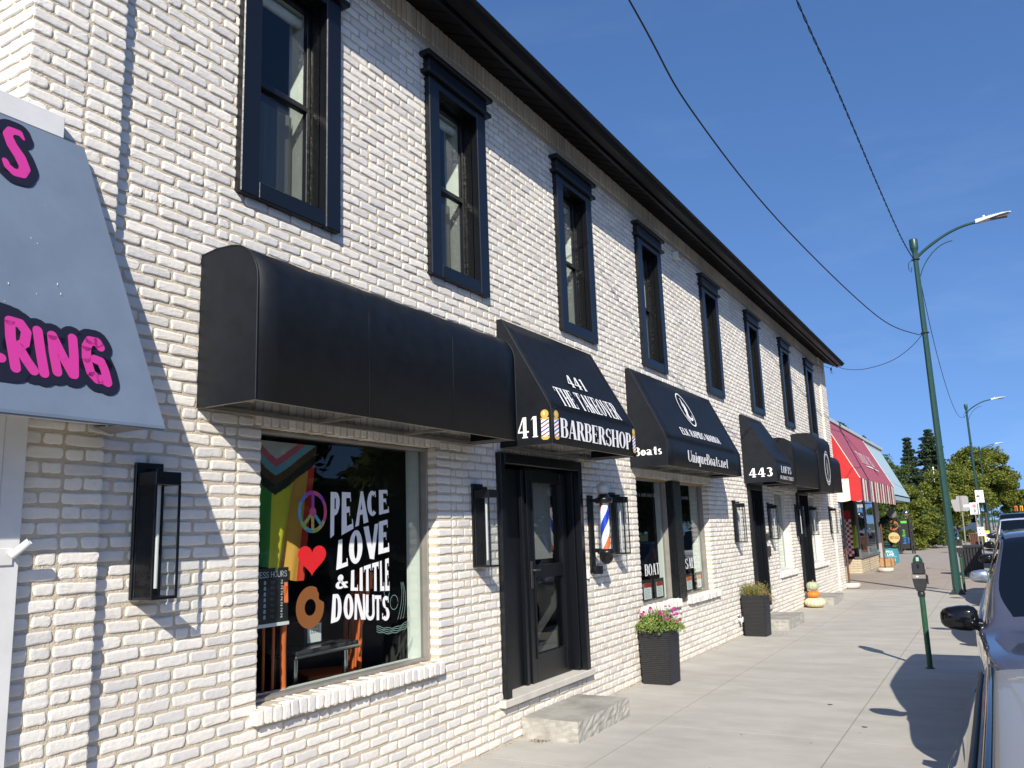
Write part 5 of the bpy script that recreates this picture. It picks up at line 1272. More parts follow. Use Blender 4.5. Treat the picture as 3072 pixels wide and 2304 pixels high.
mb.box(-7,-6.9,22.8,36,-.1,3,I); mb.box(-6.9,-.55,22.8,36,-.06,-.02,M['oldconcrete']); mb.box(-6.9,-.5,22.8,36,2.52,2.56,I); mb.box(-6.9,-.55,34.05,34.1,-.02,2.5,I); part(mb,'interior',ns)
mb=MB(); mb.bbox(-8,-.21,22.78,36.2,2.6,4.42,M['fascia'],b=.01); mb.bbox(-8,-.16,22.77,36.25,4.425,4.53,M['fascia'],b=.01); part(mb,'fascia',ns)
mb=MB(); mb.box(-8,-.55,34.12,36.1,-.2,2.59,M['housewall']); part(mb,'wall',ns)
# pendant lights and garments in the shop
for i,(y,lab) in enumerate(((30.3,'round steel pendant lamp inside the corner shop window'),(36.6,'hanging mirrored steel ball beyond the pale blue awning'))):
    x=(-.9,.38)[i]; z=(1.95,1.93)[i]
    r=empty('pendant_lamp' if i==0 else 'mirror_ball',(x,y,z),lab,'lamp' if i==0 else 'ornament'); mb=MB(); mb.sphere((x,y,z),.13,M['chrome'],18,12,(1,1,.8)); part(mb,'shade' if i==0 else 'ball',r)
    mb=MB(); mb.tube([(x,y,z+.1),(x,y,2.42)],.005,5,M['wire']); part(mb,'cord',r)
gr=empty('garment_display',(-.9,31.8,0),'fluorescent yellow garment hanging in the corner shop window','garment')
mb=MB(); mb.prism([(31.55,.75),(32.05,.75),(32.0,1.3),(32.2,1.15),(32.25,1.22),(32.0,1.5),(31.9,1.53),(31.7,1.53),(31.6,1.5),(31.35,1.22),(31.4,1.15),(31.6,1.3)],'x',-.95,-.85,M['yellow']); part(mb,'garment',gr)
mb=MB(); mb.tube([(-.9,31.8,0),(-.9,31.8,1.6)],.015,6,M['chrome']); mb.lathe([(.15,0),(.15,.02)],(-.9,31.8,0),16,M['chrome']); part(mb,'stand',gr)
# red awning
ra=empty('red_awning',(0,27,2.2),'red sloped awning with striped valance on the corner shop','awning')
X,zv,zt,xt=.62,2.755,4.40,-.20; y0,y1=22.90,30.82
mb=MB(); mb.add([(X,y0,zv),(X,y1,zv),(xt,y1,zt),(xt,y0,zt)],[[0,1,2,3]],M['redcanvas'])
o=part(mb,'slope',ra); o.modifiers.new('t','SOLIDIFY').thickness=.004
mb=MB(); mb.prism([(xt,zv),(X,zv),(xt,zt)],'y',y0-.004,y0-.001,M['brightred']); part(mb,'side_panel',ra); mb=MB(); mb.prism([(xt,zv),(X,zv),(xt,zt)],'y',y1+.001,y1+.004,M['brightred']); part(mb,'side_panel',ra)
mb=MB(); mb.tube([(X,y0,zv),(xt,y0,zt)],.010,6,M['creamcanvas']); mb.tube([(X,y1,zv),(xt,y1,zt)],.010,6,M['creamcanvas']); mb.tube([(xt-.02,y0,zt),(xt-.02,y1,zt)],.018,6,M['white']); part(mb,'piping',ra)
mb=MB(); W_=.30; ns_=26; p=(y1-y0)/ns_; nmar=mat('maroon stripe canvas',(.28,.03,.06),.75)
for k in range(ns_):
    a=y0+p*k; m_=nmar if k%2==0 else M['creamcanvas']
    sc=[(a,zv-.003),(a+p,zv-.003)]+[(a+p*(1-t/5),2.19-.03*math.sin(PI*t/5)) for t in range(6)]
    fl_=.012*math.sin(k*1.7)
    mb.prism(sc,'x',X-.002+fl_,X+.001+fl_,m_)
part(mb,'valance',ra)
mb=MB()
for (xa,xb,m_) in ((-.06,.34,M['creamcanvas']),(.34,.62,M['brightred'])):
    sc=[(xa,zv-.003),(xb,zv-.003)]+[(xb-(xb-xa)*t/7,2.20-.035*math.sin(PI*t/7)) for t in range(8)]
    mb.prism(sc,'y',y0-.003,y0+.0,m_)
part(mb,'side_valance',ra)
f,n_=slope_frame(X,zv,xt,zt); mb=MB(); text_mb(mb,'TATIANAS',plane_map(f(25.6,.62),f(28.6,.62),f(25.6,1.0),n_,.02),mat('pale pink print',(.78,.55,.58),.7),.17,.08,.05,.06); sw_=lambda u,v,k: Vector(f(u,v))+n_*(.02+k); stroke(mb,[(26.2,.54),(27.5,.55),(28.9,.50)],[.012,.035,.015],sw_,M['creamcanvas']); part(mb,'lettering',ra)
mb=MB()
for y in (y0+.05,25.5,28.1,y1-.05): mb.tube([(xt,y,2.7),(X-.02,y,2.35)],.012,6,M['alum']); mb.tube([(X-.02,y,2.35),(X-.02,y,zv)],.012,6,M['alum'])
part(mb,'frame',ra)
ba=empty('blue_awning',(0,33.5,2.3),'pale blue sloped awning next to the red one','awning')
y0,y1=30.90,36.1; X,zv,zt,xt=.62,2.52,4.30,-.20
mb=MB(); mb.add([(X,y0,zv),(X,y1,zv),(xt,y1,zt),(xt,y0,zt)],[[0,1,2,3]],M['bluecanvas']); o=part(mb,'slope',ba); o.modifiers.new('t','SOLIDIFY').thickness=.004
mb=MB(); mb.prism([(xt,zv),(X,zv),(xt,zt)],'y',y0-.004,y0-.001,M['bluecanvas']); part(mb,'side_panel',ba); mb=MB(); mb.prism([(xt,zv),(X,zv),(xt,zt)],'y',y1+.001,y1+.004,M['bluecanvas']); part(mb,'side_panel',ba)
mb=MB(); mb.box(X-.004,X+.001,y0,y1,2.33,zv-.05,M['bluecanvas']); mb.box(X-.004,X+.004,y0,y1,zv-.048,zv-.015,M['navy']); part(mb,'valance',ba)
mb=MB(); mb.box(xt-.02,X-.01,y0,y1,2.335,2.35,M['alum']); part(mb,'frame',ba)
# hanging fern basket
fb=empty('hanging_plant',(.1,33.2,1.6),'dark green fern basket hanging below the red awning','plant')
def foliage_blob(mb,attr,c,r,n,size,rg,mtl,flat=.8):
    for i in range(n):
        d=Vector((rg.gauss(0,1),rg.gauss(0,1),rg.gauss(0,1))).normalized()*rg.random()**.45
        p=Vector(c)+Vector((d.x*r[0],d.y*r[1],d.z*r[2])); s=size*rg.uniform(.6,1.4)
        a=Vector((rg.uniform(-1,1),rg.uniform(-1,1),rg.uniform(-.7,.7))).normalized(); b_=a.cross(Vector((rg.uniform(-1,1),rg.uniform(-1,1),rg.uniform(-1,1)))).normalized()
        mb.add([p-a*s,p+b_*s*.55,p+a*s,p-b_*s*.55],[[0,1,2,3]],mtl); t=rg.random(); attr.extend([(t,0,0,1)]*4)
rg=random.Random(3); mb=MB(); at=[]; foliage_blob(mb,at,(0,0,.0),(.34,.34,.28),500,.07,rg,M['leafC']); foliage_blob(mb,at,(0,0,-.1),(.42,.42,.1),200,.08,rg,M['leafC']); mb.build('foliage',fb,at)
mb=MB(); mb.lathe([(.02,-.25),(.14,-.2),(.18,-.02)],(0,0,0),16,M['wood']); mb.build('basket',fb)
# round hanging signs
def disc(y,x,z,r,m_,label,txt,tc):
    root=empty('hanging_sign',(x,y,z),label,'sign','round hanging signs below the red awning'); mb=MB(); mb.lathe([(r,-.01),(r,.01)],(x,y,z),28,m_,'y'); part(mb,'disc',root)
    if txt:
        mb=MB(); text_mb(mb,txt,plane_map((x-r*.85,y-.01,z-.05),(x+r*.85,y-.01,z-.05),(x-r*.85,y-.01,z+.05),(0,-1,0),.003),tc,.13,.1,0,.10); part(mb,'lettering',root)
    mb=MB()
    for dx in (-.07,.07): mb.tube([(x+dx,y,z-r*.9),(x+dx,y,z-r-.10)],.005,5,M['wire']) ; mb.tube([(x+dx,y,z+r*.9),(x+dx,y,z+r+.06)],.005,5,M['wire'])
    part(mb,'chain',root)
dk=mat('dark brown print',(.08,.04,.02),.7)
disc(33,.225,1.90,.165,M['signgrey'],'grey round hanging sign, topmost of the three','',None); disc(33,.235,1.48,.175,M['signred'],'terracotta round hanging sign reading RESALE, middle of three','RESALE',dk); disc(33,.225,1.05,.185,M['signtan'],'tan round hanging sign reading VINTAGE, lowest of three','VINTAGE',dk)
mb=MB(); mb.tube([(.232,33,.77),(.232,33,.0)],.02,8,M['rust']); mb.tube([(.06,33,2.02),(.06,33,2.45)],.02,8,M['rust']); 
# pole stands with round concrete feet
for x,y,z1,lab in ((.095,22.95,1.0,'rusty pole in a round concrete foot right at the brick building corner'),(.13,30.3,1.55,'rusty pole in a round concrete foot before the wooden crates')):
    r=empty('pole_stand',(x,y,0),lab,'stand','rusty poles in round concrete feet'); mb=MB(); mb.tube([(0,0,.1),(0,0,z1)],.025,10,M['rust']); mb.build('pole',r)
    mb=MB(); mb.lathe([(.20,0),(.25,.02),(.26,.10),(.24,.125),(.03,.13)],(0,0,0),24,M['stone']); mb.build('foot',r)
cr=empty('wooden_crate',(-.27,34.0,0),'brown wooden crates stacked outside the corner shop','crate')
mb=MB(); mb.bbox(-.42,-.08,33.75,34.15,.0,.30,M['wood'],b=.006); part(mb,'crate_body',cr)
mb=MB(); mb.bbox(-.06,.0,34.1,34.7,.0,.26,M['wood'],b=.006); part(mb,'side_box',cr)
af=empty('sandwich_board',(-.2,36.3,0),'teal sandwich board with white lettering standing on the pavement','sign')
mb=MB(); mb.prism([(-.47,.03),(-.03,.03),(-.03,.56),(-.30,.60),(-.47,.56)],'y',36.0,36.03,M['teal']); mb.prism([(-.47,.03),(-.03,.03),(-.03,.56),(-.47,.56)],'y',36.4,36.43,M['teal']); part(mb,'panel',af)
mb=MB(); text_mb(mb,'PEGGY',plane_map((-.43,36,.42),(-.12,36,.42),(-.43,36,.50),(0,-1,0),.003),LT,.2,.16,0,.1); text_mb(mb,'LANE',plane_map((-.40,36,.31),(-.15,36,.31),(-.40,36,.39),(0,-1,0),.003),LT,.2,.16,0,.1); mb.box(-.44,-.06,35.994,35.997,.265,.272,LT); text_mb(mb,'OPEN',plane_map((-.40,36,.11),(-.13,36,.11),(-.40,36,.19),(0,-1,0),.003),LT,.2,.16,0,.1); part(mb,'lettering',af)
bb=empty('bike_share_kiosk',(-.6,46.5,0),'black kiosk with green and blue vertical lettering between black posts','kiosk')
mb=MB(); mb.bbox(-.93,-.40,46.45,46.6,.25,1.72,M['darkmetal']); part(mb,'panel',bb)
mb=MB()
for x in (-.95,-.86,-.37,-.27): mb.bbox(x-.035,x+.035,46.35,46.42,0,1.82,M['darkmetal']); 
part(mb,'post',bb); mb=MB(); grn=mat('lime print',(.12,.55,.05),.6); blu=mat('sky blue print',(.02,.22,.65),.6)
f0=lambda a,b_,z0,z1: (lambda u,v,k:(a+(b_-a)*(1-v) if False else b_-(b_-a)*v,46.44-.002-k,z0+(z1-z0)*u))
text_mb(mb,'bay',f0(-.78,-.62,.50,.83),blu,.13,.11,0,.08); text_mb(mb,'line',f0(-.78,-.62,.86,1.20),grn,.13,.11,0,.08); text_mb(mb,'hop',f0(-.56,-.46,.52,.80),blu,.13,.11,0,.08); mb.box(-.9,-.5,46.43,46.44,1.5,1.62,grn); part(mb,'lettering',bb)

# ---------------------------------------------------------------- street lamps
def street_lamp(x,y,label,base=True):
    root=empty('street_lamp',(x,y,0),label,'street lamp','dark green street lamps along the kerb'); P=M['polegreen']
    mb=MB(); n=8; prof=[(.118,0),(.098,.02),(.096,.15),(.086,.9),(.058,7.95)]
    vs=[(r*math.cos(2*PI*(k+.5)/n),r*math.sin(2*PI*(k+.5)/n),z) for r,z in prof for k in range(n)]
    mb.add(vs,[[i*n+k,i*n+(k+1)%n,(i+1)*n+(k+1)%n,(i+1)*n+k] for i in range(len(prof)-1) for k in range(n)],P); mb.build('pole',root)
    mb=MB(); mb.lathe([(.06,7.88),(.066,7.92),(.09,7.98),(.094,8.0),(.094,8.20),(.085,8.22)],(0,0,0),20,P); mb.build('top_cap',root)
    mb=MB(); mb.bbox(-.15,.15,-.15,.15,.0,.03,M['darkmetal'])
    for sx,sy in ((-1,-1),(1,-1),(1,1),(-1,1)):
        mb.add([(sx*.145,sy*.145,.03),(sx*.145,sy*.05,.03),(sx*.05,sy*.145,.03),(sx*.06,sy*.06,.15)],[[0,1,3],[1,2,3],[2,0,3],[0,2,1]],M['darkmetal'])
    mb.build('base_plate',root)
    mb=MB(); path=[(.05,0,7.78)]+[(.05+1.30*t/10,0,7.78+.57*math.sin(t/10*PI/2)**.9) for t in range(1,11)]
    mb.tube(path,[.034]*4+[.03]*7,10,P); mb.tube([(.06,0,7.30)]+[(.06+.75*(t/8)**1.3,0,7.30+.72*math.sin(t/8*PI/2)) for t in range(1,9)],.012,6,P); mb.bbox(.03,.07,-.05,.05,7.70,7.90,P); mb.build('arm',root)
    mb=MB(); pr=[(1.33,-.03,8.30),(1.33,.03,8.30)]
    top=[(1.32,.055),(1.45,.085),(1.60,.12),(1.85,.135),(1.98,.10),(2.04,.03)]
    vs=[];m_=M['luminaire']
    for x_,hw in top:
        zt_=8.405+(x_-1.32)*.055; zb_=8.32+(x_-1.32)*.14 if x_<1.7 else 8.373+(x_-1.7)*.2
        zb_=min(zb_,zt_-.012)
        vs+= [(x_,-hw,zb_),(x_,-hw,zt_-.01),(x_,-hw*.6,zt_+.01),(x_,hw*.6,zt_+.01),(x_,hw,zt_-.01),(x_,hw,zb_)]
    nn=6; mb.add(vs,[[i*nn+k,i*nn+(k+1)%nn,(i+1)*nn+(k+1)%nn,(i+1)*nn+k] for i in range(len(top)-1) for k in range(nn)],m_); mb.add(vs[:6],[[0,1,2,3,4,5]],m_); mb.add(vs[-6:],[[5,4,3,2,1,0]],m_)
    mb.lathe([(.03,0),(.03,.05)],(1.50,0,8.425),12,m_)
    for k in range(9): mb.box(1.60+.035*k,1.606+.035*k,-.06,.06,8.43+.002*k,8.452+.002*k,m_)
    mb.build('luminaire',root)
    mb=MB(); mb.box(1.62,1.96,-.085,.085,8.352,8.362,M['led']); mb.build('led_lens',root)
    mb=MB(); 
    for z in (5.93,7.72): mb.tube([(.0+.085*math.cos(a*PI/6),.085*math.sin(a*PI/6),z) for a in range(13)],.012,5,M['darkmetal'])
    mb.tube([(-.08,0,7.72),(-.16,0,7.66),(-.17,0,7.5),(-.12,0,7.42),(-.10,0,7.55)],.008,5,M['wire']); mb.build('wire_clamp',root)
    return root
s0=street_lamp(2.59,21.19,'tall green street lamp beside the brick building, first and largest of the row')
for i,(y,lab) in enumerate(((55,'second green street lamp, with the tree banner'),(89,'third green street lamp along the kerb'),(128,'fourth green street lamp along the kerb'),(170,'farthest green street lamp you can tell apart'))):
    c=copy_tree(s0); c.location=(2.62+.02*i,y,0); c['label']=lab
bn=empty('street_banner',(2.75,54.8,2.5),'white banner with a small tree emblem on the second street lamp','banner')
mb=MB(); mb.box(2.72,2.93,54.78,54.79,2.5,3.2,M['white']) ; mb.box(2.50,2.70,54.78,54.79,2.5,3.2,M['white']); part(mb,'cloth',bn)
mb=MB(); mb.prism([(2.54,2.82),(2.60,2.93),(2.68,2.90),(2.69,2.82)],'y',54.77,54.775,M['polegreen']); part(mb,'emblem',bn)
mb=MB(); mb.tube([(2.48,54.8,3.21),(2.95,54.8,3.21)],.012,6,M['darkmetal']); mb.tube([(2.48,54.8,2.49),(2.95,54.8,2.49)],.012,6,M['darkmetal']); part(mb,'bracket',bn)
# ---------------------------------------------------------------- overhead cables
def cable(pts,label,r=.011,twist=False,name='cable'):
    # smooth curve through points
    P=[Vector(p) for p in pts]; out=[]
    for i in range(len(P)-1):
        p0=P[max(i-1,0)];p1=P[i];p2=P[i+1];p3=P[min(i+2,len(P)-1)]
        for k in range(10):
            t=k/10; out.append(.5*((2*p1)+(-p0+p2)*t+(2*p0-5*p1+4*p2-p3)*t*t+(-p0+3*p1-3*p2+p3)*t**3))
    out.append(P[-1]); mb=MB()
    if twist:
        fine=[]
        for i in range(len(out)-1):
            for k in range(8): fine.append(out[i].lerp(out[i+1],k/8))
        fine.append(out[-1]); L_=0
        A=[];B=[]
        for i,p in enumerate(fine):
            if i: L_+=(fine[i]-fine[i-1]).length
            a=L_*2*PI/.55; off=Vector((math.cos(a),0,math.sin(a)))*.009; A.append(p+off); B.append(p-off)
        mb.tube(A,.007,5,M['wire']); mb.tube(B,.007,5,M['wire'])
    else: mb.tube(out,r,6,M['wire'])
    return tag(mb.build(name),label,'cable')
cable([(2.55,21.15,5.93),(2.49,19.87,5.66),(2.15,15.89,5.24),(1.69,10.5,5.33),(1.44,7.6,5.70),(1.33,6.29,6.2),(1.0,3.0,7.6),(.6,-1.0,9.4)],'black overhead cable sagging to the middle of the near street lamp',.009)
cable([(2.55,21.15,7.72),(2.50,18.7,7.50),(2.39,15.97,7.68),(2.25,12.26,8.0),(2.16,10.0,8.12),(1.9,3.0,8.6),(1.7,-3,9.0)],'twisted black overhead cable to the top of the near street lamp',.011,True)
cable([(.33,22.85,5.78),(.5,22.75,5.60),(1.02,22.38,5.45),(1.71,21.86,5.47),(2.2,21.5,5.66),(2.52,21.25,5.90)],'thin cable from the brick building eave to the near street lamp',.007)
cable([(2.62,21.3,7.3),(2.6,25.3,6.35),(2.6,30.6,5.75),(2.6,37.2,5.75),(2.6,45,6.4),(2.6,54.9,7.6)],'thin cable between the first and second street lamps',.008)
bu=empty('bulb_light',(.21,22.8,5.55),'clear glass bulb hanging from the far end of the eave','light bulb')
mb=MB(); mb.sphere((.216,22.8,5.535),.055,M['clear'],14,10); part(mb,'globe',bu); mb=MB(); mb.tube([(.21,22.8,5.58),(.21,22.8,5.66)],.02,8,M['darkmetal']); mb.sphere((.216,22.8,5.54),.018,M['gold'],8,6); part(mb,'socket',bu)
mb=MB(); mb.tube([(-.03,22.8,5.795),(.1,22.8,5.70),(.21,22.8,5.65),(.33,22.8,5.78)],.006,5,M['wire']); part(mb,'cord',bu)
# ---------------------------------------------------------------- parking meters
def meter(x,y,label,rz=0):
    root=empty('parking_meter',(x,y,0),label,'parking meter','parking meters at the kerb',rz); D=M['darkmetal']
    mb=MB(); mb.tube([(0,0,0),(.003,0,.80)],.030,14,M['metergreen']); mb.lathe([(.05,0),(.05,.006),(.033,.012)],(0,0,0),16,D); mb.build('post',root)
    mb=MB(); mb.lathe([(.035,.78),(.040,.80),(.040,.825),(.03,.84)],(0,0,0),14,D); mb.build('collar',root)
    mb=MB(); pr=[(-.038,.84),(.038,.84),(.062,.90),(.073,.98),(.073,1.03),(-.073,1.03),(-.073,.98),(-.062,.90)]
    mb.prism(pr,'y',-.045,.05,D); mb.bbox(-.066,.066,-.040,.045,1.032,1.16,D,b=.008); mb.box(-.069,.069,-.050,-.046,.985,1.028,M['alum']); mb.bbox(.073,.088,-.02,.03,.92,1.02,D,b=.004); mb.bbox(.067,.084,-.045,-.02,1.08,1.16,M['alum'],b=.003); mb.prism([(-.012,1.10),(.012,1.10),(.014,1.14),(-.014,1.14)],'y',-.0425,-.0405,M['blackpaint']); mb.build('housing',root)
    mb=MB(); mb.prism([(.050*math.cos(PI*k/12),1.162+.085*math.sin(PI*k/12)**1.1) for k in range(13)],'y',-.035,.04,M['domegreen']); mb.build('dome_window',root)
    mb=MB(); mb.box(-.012,.018,-.0385,-.036,1.178,1.222,mat('pale green display',(.35,.55,.42),.4)); mb.box(-.028,-.005,-.052,-.0505,1.0,1.015,M['white']); mb.build('label_plate',root)
    return root
M['domegreen']=mat('greenish plastic dome',(.015,.05,.032),.10,spec=.8)
meter(2.72,10.72,'large parking meter on a green pipe, alone on the pale pavement')
meter(2.705,21.85,'parking meter directly beside the near street lamp')
# ---------------------------------------------------------------- litter bins
def bin_(x,y,label,m_,w_=.26):
    root=empty('litter_bin',(x,y,0),label,'litter bin','slatted litter bins'); mb=MB()
    n=7
    for s in ('x','y'):
        for sg in (-1,1):
            for k in range(n):
                a=-w_+(2*w_)*(k+.5)/n; hw=w_/n*.72
                if s=='x': mb.prism([(a-hw,.06),(a+hw,.06),(a*1.08+hw,.78),(a*1.08-hw,.78)],'y',sg*w_-.008,sg*w_+.008,m_)
                else: mb.prism([(a-hw,.06),(a+hw,.06),(a*1.08+hw,.78),(a*1.08-hw,.78)],'x',sg*w_-.008,sg*w_+.008,m_)
    mb.build('slats',root); mb=MB(); mb.bbox(-w_-.03,w_+.03,-w_-.03,w_+.03,.782,.86,m_,b=.01)
    for sx in (-1,1):
        for sy in (-1,1): mb.bbox(sx*(w_-.03)-.03,sx*(w_-.03)+.03,sy*(w_-.03)-.03,sy*(w_-.03)+.03,0,.06,m_,b=.003)
    mb.build('rim',root); mb=MB(); mb.box(-w_+.03,w_-.03,-w_+.03,w_-.03,.08,.77,M['blackpaint']); mb.build('liner',root)
    return root
bin_(2.74,28.4,'black slatted litter bin beyond the near street lamp',M['darkmetal']); bin_(2.34,51.0,'brown slatted litter bin near the crossing signs',M['rust'])
# ---------------------------------------------------------------- signs
def sgn(name,x,y,z1,label,build,cat='sign',m_=None,dx=0):
    root=empty(name,(x,y,0),label,cat); mb=MB(); mb.tube([(0,0,0),(dx,0,z1)],.024,8,m_ or M['alum']); mb.build('post',root); build(root); return root
def b1(root):
    mb=MB(); pr=[(-.19,1.9),(-.15,1.86),(.20,1.86),(.24,1.9),(.24,2.30),(.20,2.34),(-.08,2.34),(-.10,2.24),(-.22,2.24),(-.25,2.20)]
    mb.prism([(p[0],p[1]) for p in pr],'y',-.035,-.027,M['greyback']); mb.build('plate',root); mb=MB(); mb.box(.0,.06,-.050,-.036,1.86,2.34,M['alum']); mb.build('channel',root); mb=MB(); mb.box(.08,.25,-.046,-.037,1.98,2.06,M['white']); mb.build('sticker',root)
M['greyback']=mat('bare grey sign back',(.42,.42,.41),.45,metal=.4)
sgn('sign_post',2.55,30.0,1.95,'grey back of a road sign on a thin post',b1,dx=.03)
def b2(root):
    mb=MB(); mb.bbox(-.20,.20,-.035,-.027,1.80,2.36,M['white'],b=.003); mb.build('plate',root)
    mb=MB(); mb.lathe([(.075,-.042),(.075,-.037)],(0,0,2.20),8,M['red'],'y'); mb.box(-.05,.05,-.046,-.043,2.185,2.215,M['white']); mb.build('stop_symbol',root)
    mb=MB(); f=lambda u,v,k:(u,-.0375-k,v)
    stroke(mb,[(0,2.02),(0,1.95)],.018,f,M['darkmetal']); stroke(mb,[(0,2.06),(0,2.065)],.018,f,M['darkmetal'],4); stroke(mb,[(0,1.95),(.05,1.88)],.011,f,M['darkmetal'],6); stroke(mb,[(0,1.95),(-.04,1.88)],.011,f,M['darkmetal'],10); stroke(mb,[(0,2.02),(.05,1.96)],.009,f,M['darkmetal'],14); mb.box(-.15,.15,-.0385,-.0365,1.83,1.845,M['darkmetal']); mb.build('walker_symbol',root)
sgn('crossing_sign',2.60,45,2.4,'white crossing sign with red stop symbol and walking figure',b2)
def b3(root):
    mb=MB(); mb.bbox(-.14,.14,-.035,-.027,.82,1.23,M['white'],b=.003); mb.build('plate',root); mb=MB(); mb.box(-.08,-.04,-.0375,-.036,1.08,1.14,M['darkmetal']); mb.box(-.06,-.02,-.0375,-.036,.92,.97,M['darkmetal']); mb.build('symbol',root)
sgn('small_sign',2.76,44,2.3,'small white rectangular sign low on a thin post',b3)
def b4(root):
    mb=MB(); mb.prism([(-.13,.26),(.0,.05),(.13,.26),(.13,.98),(-.13,.98)],'y',-.02,.0,M['yellow']); mb.build('panel',root)
    mb=MB(); mb.box(-.10,.10,-.025,-.021,.30,.86,M['white']); mb.lathe([(.075,-.030),(.075,-.026)],(0,0,.73),8,M['red'],'y'); mb.box(-.05,.05,-.0345,-.031,.718,.742,M['white']); mb.build('stop_symbol',root)
    mb=MB(); f=lambda u,v,k:(u,-.0265-k,v); stroke(mb,[(0,.56),(0,.48)],.02,f,M['darkmetal']); stroke(mb,[(0,.48),(.04,.38)],.012,f,M['darkmetal'],3); stroke(mb,[(0,.48),(-.04,.38)],.012,f,M['darkmetal'],7); mb.build('walker_symbol',root)
rt=empty('pedestrian_paddle',(2.90,50,-.0),'fluorescent yellow pedestrian crossing paddle','sign'); b4(rt); mb=MB(); mb.bbox(-.12,.12,-.08,.08,0,.05,M['darkmetal']); mb.build('foot',rt)
fp=empty('flagpole',(-.37,70,0),'white flagpole with a dark flag before the trees','flagpole')
mb=MB(); mb.tube([(-.37,70,-.5),(-.34,70,5.44)],.045,8,M['white']); part(mb,'pole',fp); mb=MB(); mb.sphere((-.34,70,5.47),.07,M['white'],8,6); part(mb,'finial',fp)
mb=MB(); mb.add([(-.38,70,4.9),(-.62,70.1,4.55),(-.66,70.05,4.1),(-.42,70,4.2)],[[0,1,2,3]],M['navy']); o=part(mb,'flag_cloth',fp); o.modifiers.new('t','SOLIDIFY').thickness=.01
bs_=empty('round_blue_sign',(.9,58,0),'round blue and white sign at the edge of the shrubs','sign')
mb=MB(); mb.lathe([(.33,-.02),(.33,.02)],(.93,57.5,.80),20,M['blue'],'y'); part(mb,'disc',bs_); mb=MB(); mb.box(.72,1.14,57.455,57.475,.72,.80,M['white']); mb.lathe([(.37,.025),(.37,.05)],(.93,57.5,.80),20,M['white'],'y'); part(mb,'band',bs_); mb=MB(); mb.tube([(.93,57.6,-.1),(.93,57.6,.6)],.05,8,M['rust']); part(mb,'post',bs_)

# traffic signal with mast arm
sg=empty('traffic_signal',(6.05,150,0),'black traffic signal mast with arm and two signal heads far down the street','traffic signal')
mb=MB(); mb.tube([(6.05,150,-.13),(6.0,150,5.7)],[.16,.12],10,M['blackpaint']); part(mb,'mast',sg)
mb=MB(); mb.tube([(6.05,150,3.95),(1.5,150,4.02)],[.12,.07],8,M['blackpaint']); mb.tube([(6.0,150,5.2),(4.9,150,5.5)],.04,6,M['blackpaint']); mb.tube([(6.0,150,4.9),(4.9,150,5.25)],.04,6,M['blackpaint']); mb.tube([(4.85,150,5.6),(4.95,150,4.0)],.035,6,M['blackpaint']); part(mb,'arm',sg)
for x,m_ in ((5.85,M['signalorange']),(6.55,M['signalyellow'])):
    mb=MB(); mb.bbox(x-.2,x+.2,149.6,149.9,2.45,3.25,m_,b=.02); 
    for z in (3.05,2.83,2.62): mb.lathe([(.08,-.1),(.08,0)],(x,149.6,z),12,M['blackpaint'],'y')
    part(mb,'signal_head',sg)
mb=MB(); mb.sphere((5.55,150,6.0),.16,M['white'],10,8); mb.tube([(5.55,150,5.9),(5.6,150,5.3)],.03,5,M['darkmetal']); part(mb,'dome_sensor',sg)

# ---------------------------------------------------------------- trees
def tree(name,x,y,h,cr,ch,label,mtl,seed,nclump=38,nleaf=150,leaf=.17,group=None,zc=None,cat='tree',trunk=True,squash=1.0):
    rg=random.Random(seed); root=empty(name,(x,y,0),label,cat,group); zc=zc or h-ch/2
    mb=MB()
    if trunk:
        mb.tube([(0,0,-.2),(.05*h/8,0,h*.25),(.0,.05,h*.55),(.05,0,h*.8)],[h*.028,h*.02,h*.013,h*.004],9,M['trunk'])
        for i in range(8):
            a=2*PI*i/8+rg.random(); z=h*rg.uniform(.28,.6); mb.tube([(0,0,z),(cr*.4*math.cos(a),cr*.4*math.sin(a),z+h*.12),(cr*.75*math.cos(a),cr*.75*math.sin(a),z+h*.2)],[h*.009,h*.006,h*.002],6,M['trunk'])
        mb.build('trunk',root)
    mb=MB(); at=[]
    for c in range(nclump):
        d=Vector((rg.gauss(0,1),rg.gauss(0,1),rg.gauss(0,1))).normalized()*rg.uniform(.35,1.0)
        cc=(d.x*cr*.86,d.y*cr*.86,zc+d.z*ch/2*.88); r=cr*rg.uniform(.17,.34)
        foliage_blob(mb,at,cc,(r,r,r*.72),int(nleaf*2.2),leaf*.62,rg,mtl)
    mb.build('crown',root,at); return root
def conifer(x,y,h,r,label,seed,ragged=.3,pw=.75,mtl=None,group='conifers beyond the shops',n=24):
    rg=random.Random(seed); root=empty('conifer',(x,y,0),label,'tree',group); mb=MB(); mb.tube([(0,0,-.2),(0,0,h*.97)],[h*.022,.02],8,M['trunk']); mb.build('trunk',root)
    mb=MB(); at=[]
    for k in range(n):
        t=k/(n-1); z=h*(.16+.82*t); R_c=r*(1-t)**pw*rg.uniform(1-ragged,1.15)+.10
        nb=int(11+14*(1-t))
        for j in range(nb):
            a=rg.uniform(0,2*PI); L_=R_c*rg.uniform(.55,1.1)
            for s_ in range(9):
                q=(s_+1)/9; px_,py_,pz=L_*q*math.cos(a),L_*q*math.sin(a),z-L_*q*.28+.10*L_*q*q
                foliage_blob(mb,at,(px_,py_,pz),(.20*(1.2-q)+.10,.20*(1.2-q)+.10,.10),7,.12,rg,mtl or M['leafC'])
    mb.build('crown',root,at); return root
conifer(-2.3,75,8.35,3.0,'pointed ragged spruce, left of the pair of conifers',11,.55,1.15)
conifer(-.95,80,9.4,2.5,'dense dark conifer, the taller right one of the pair',12,.4,.62,n=30)
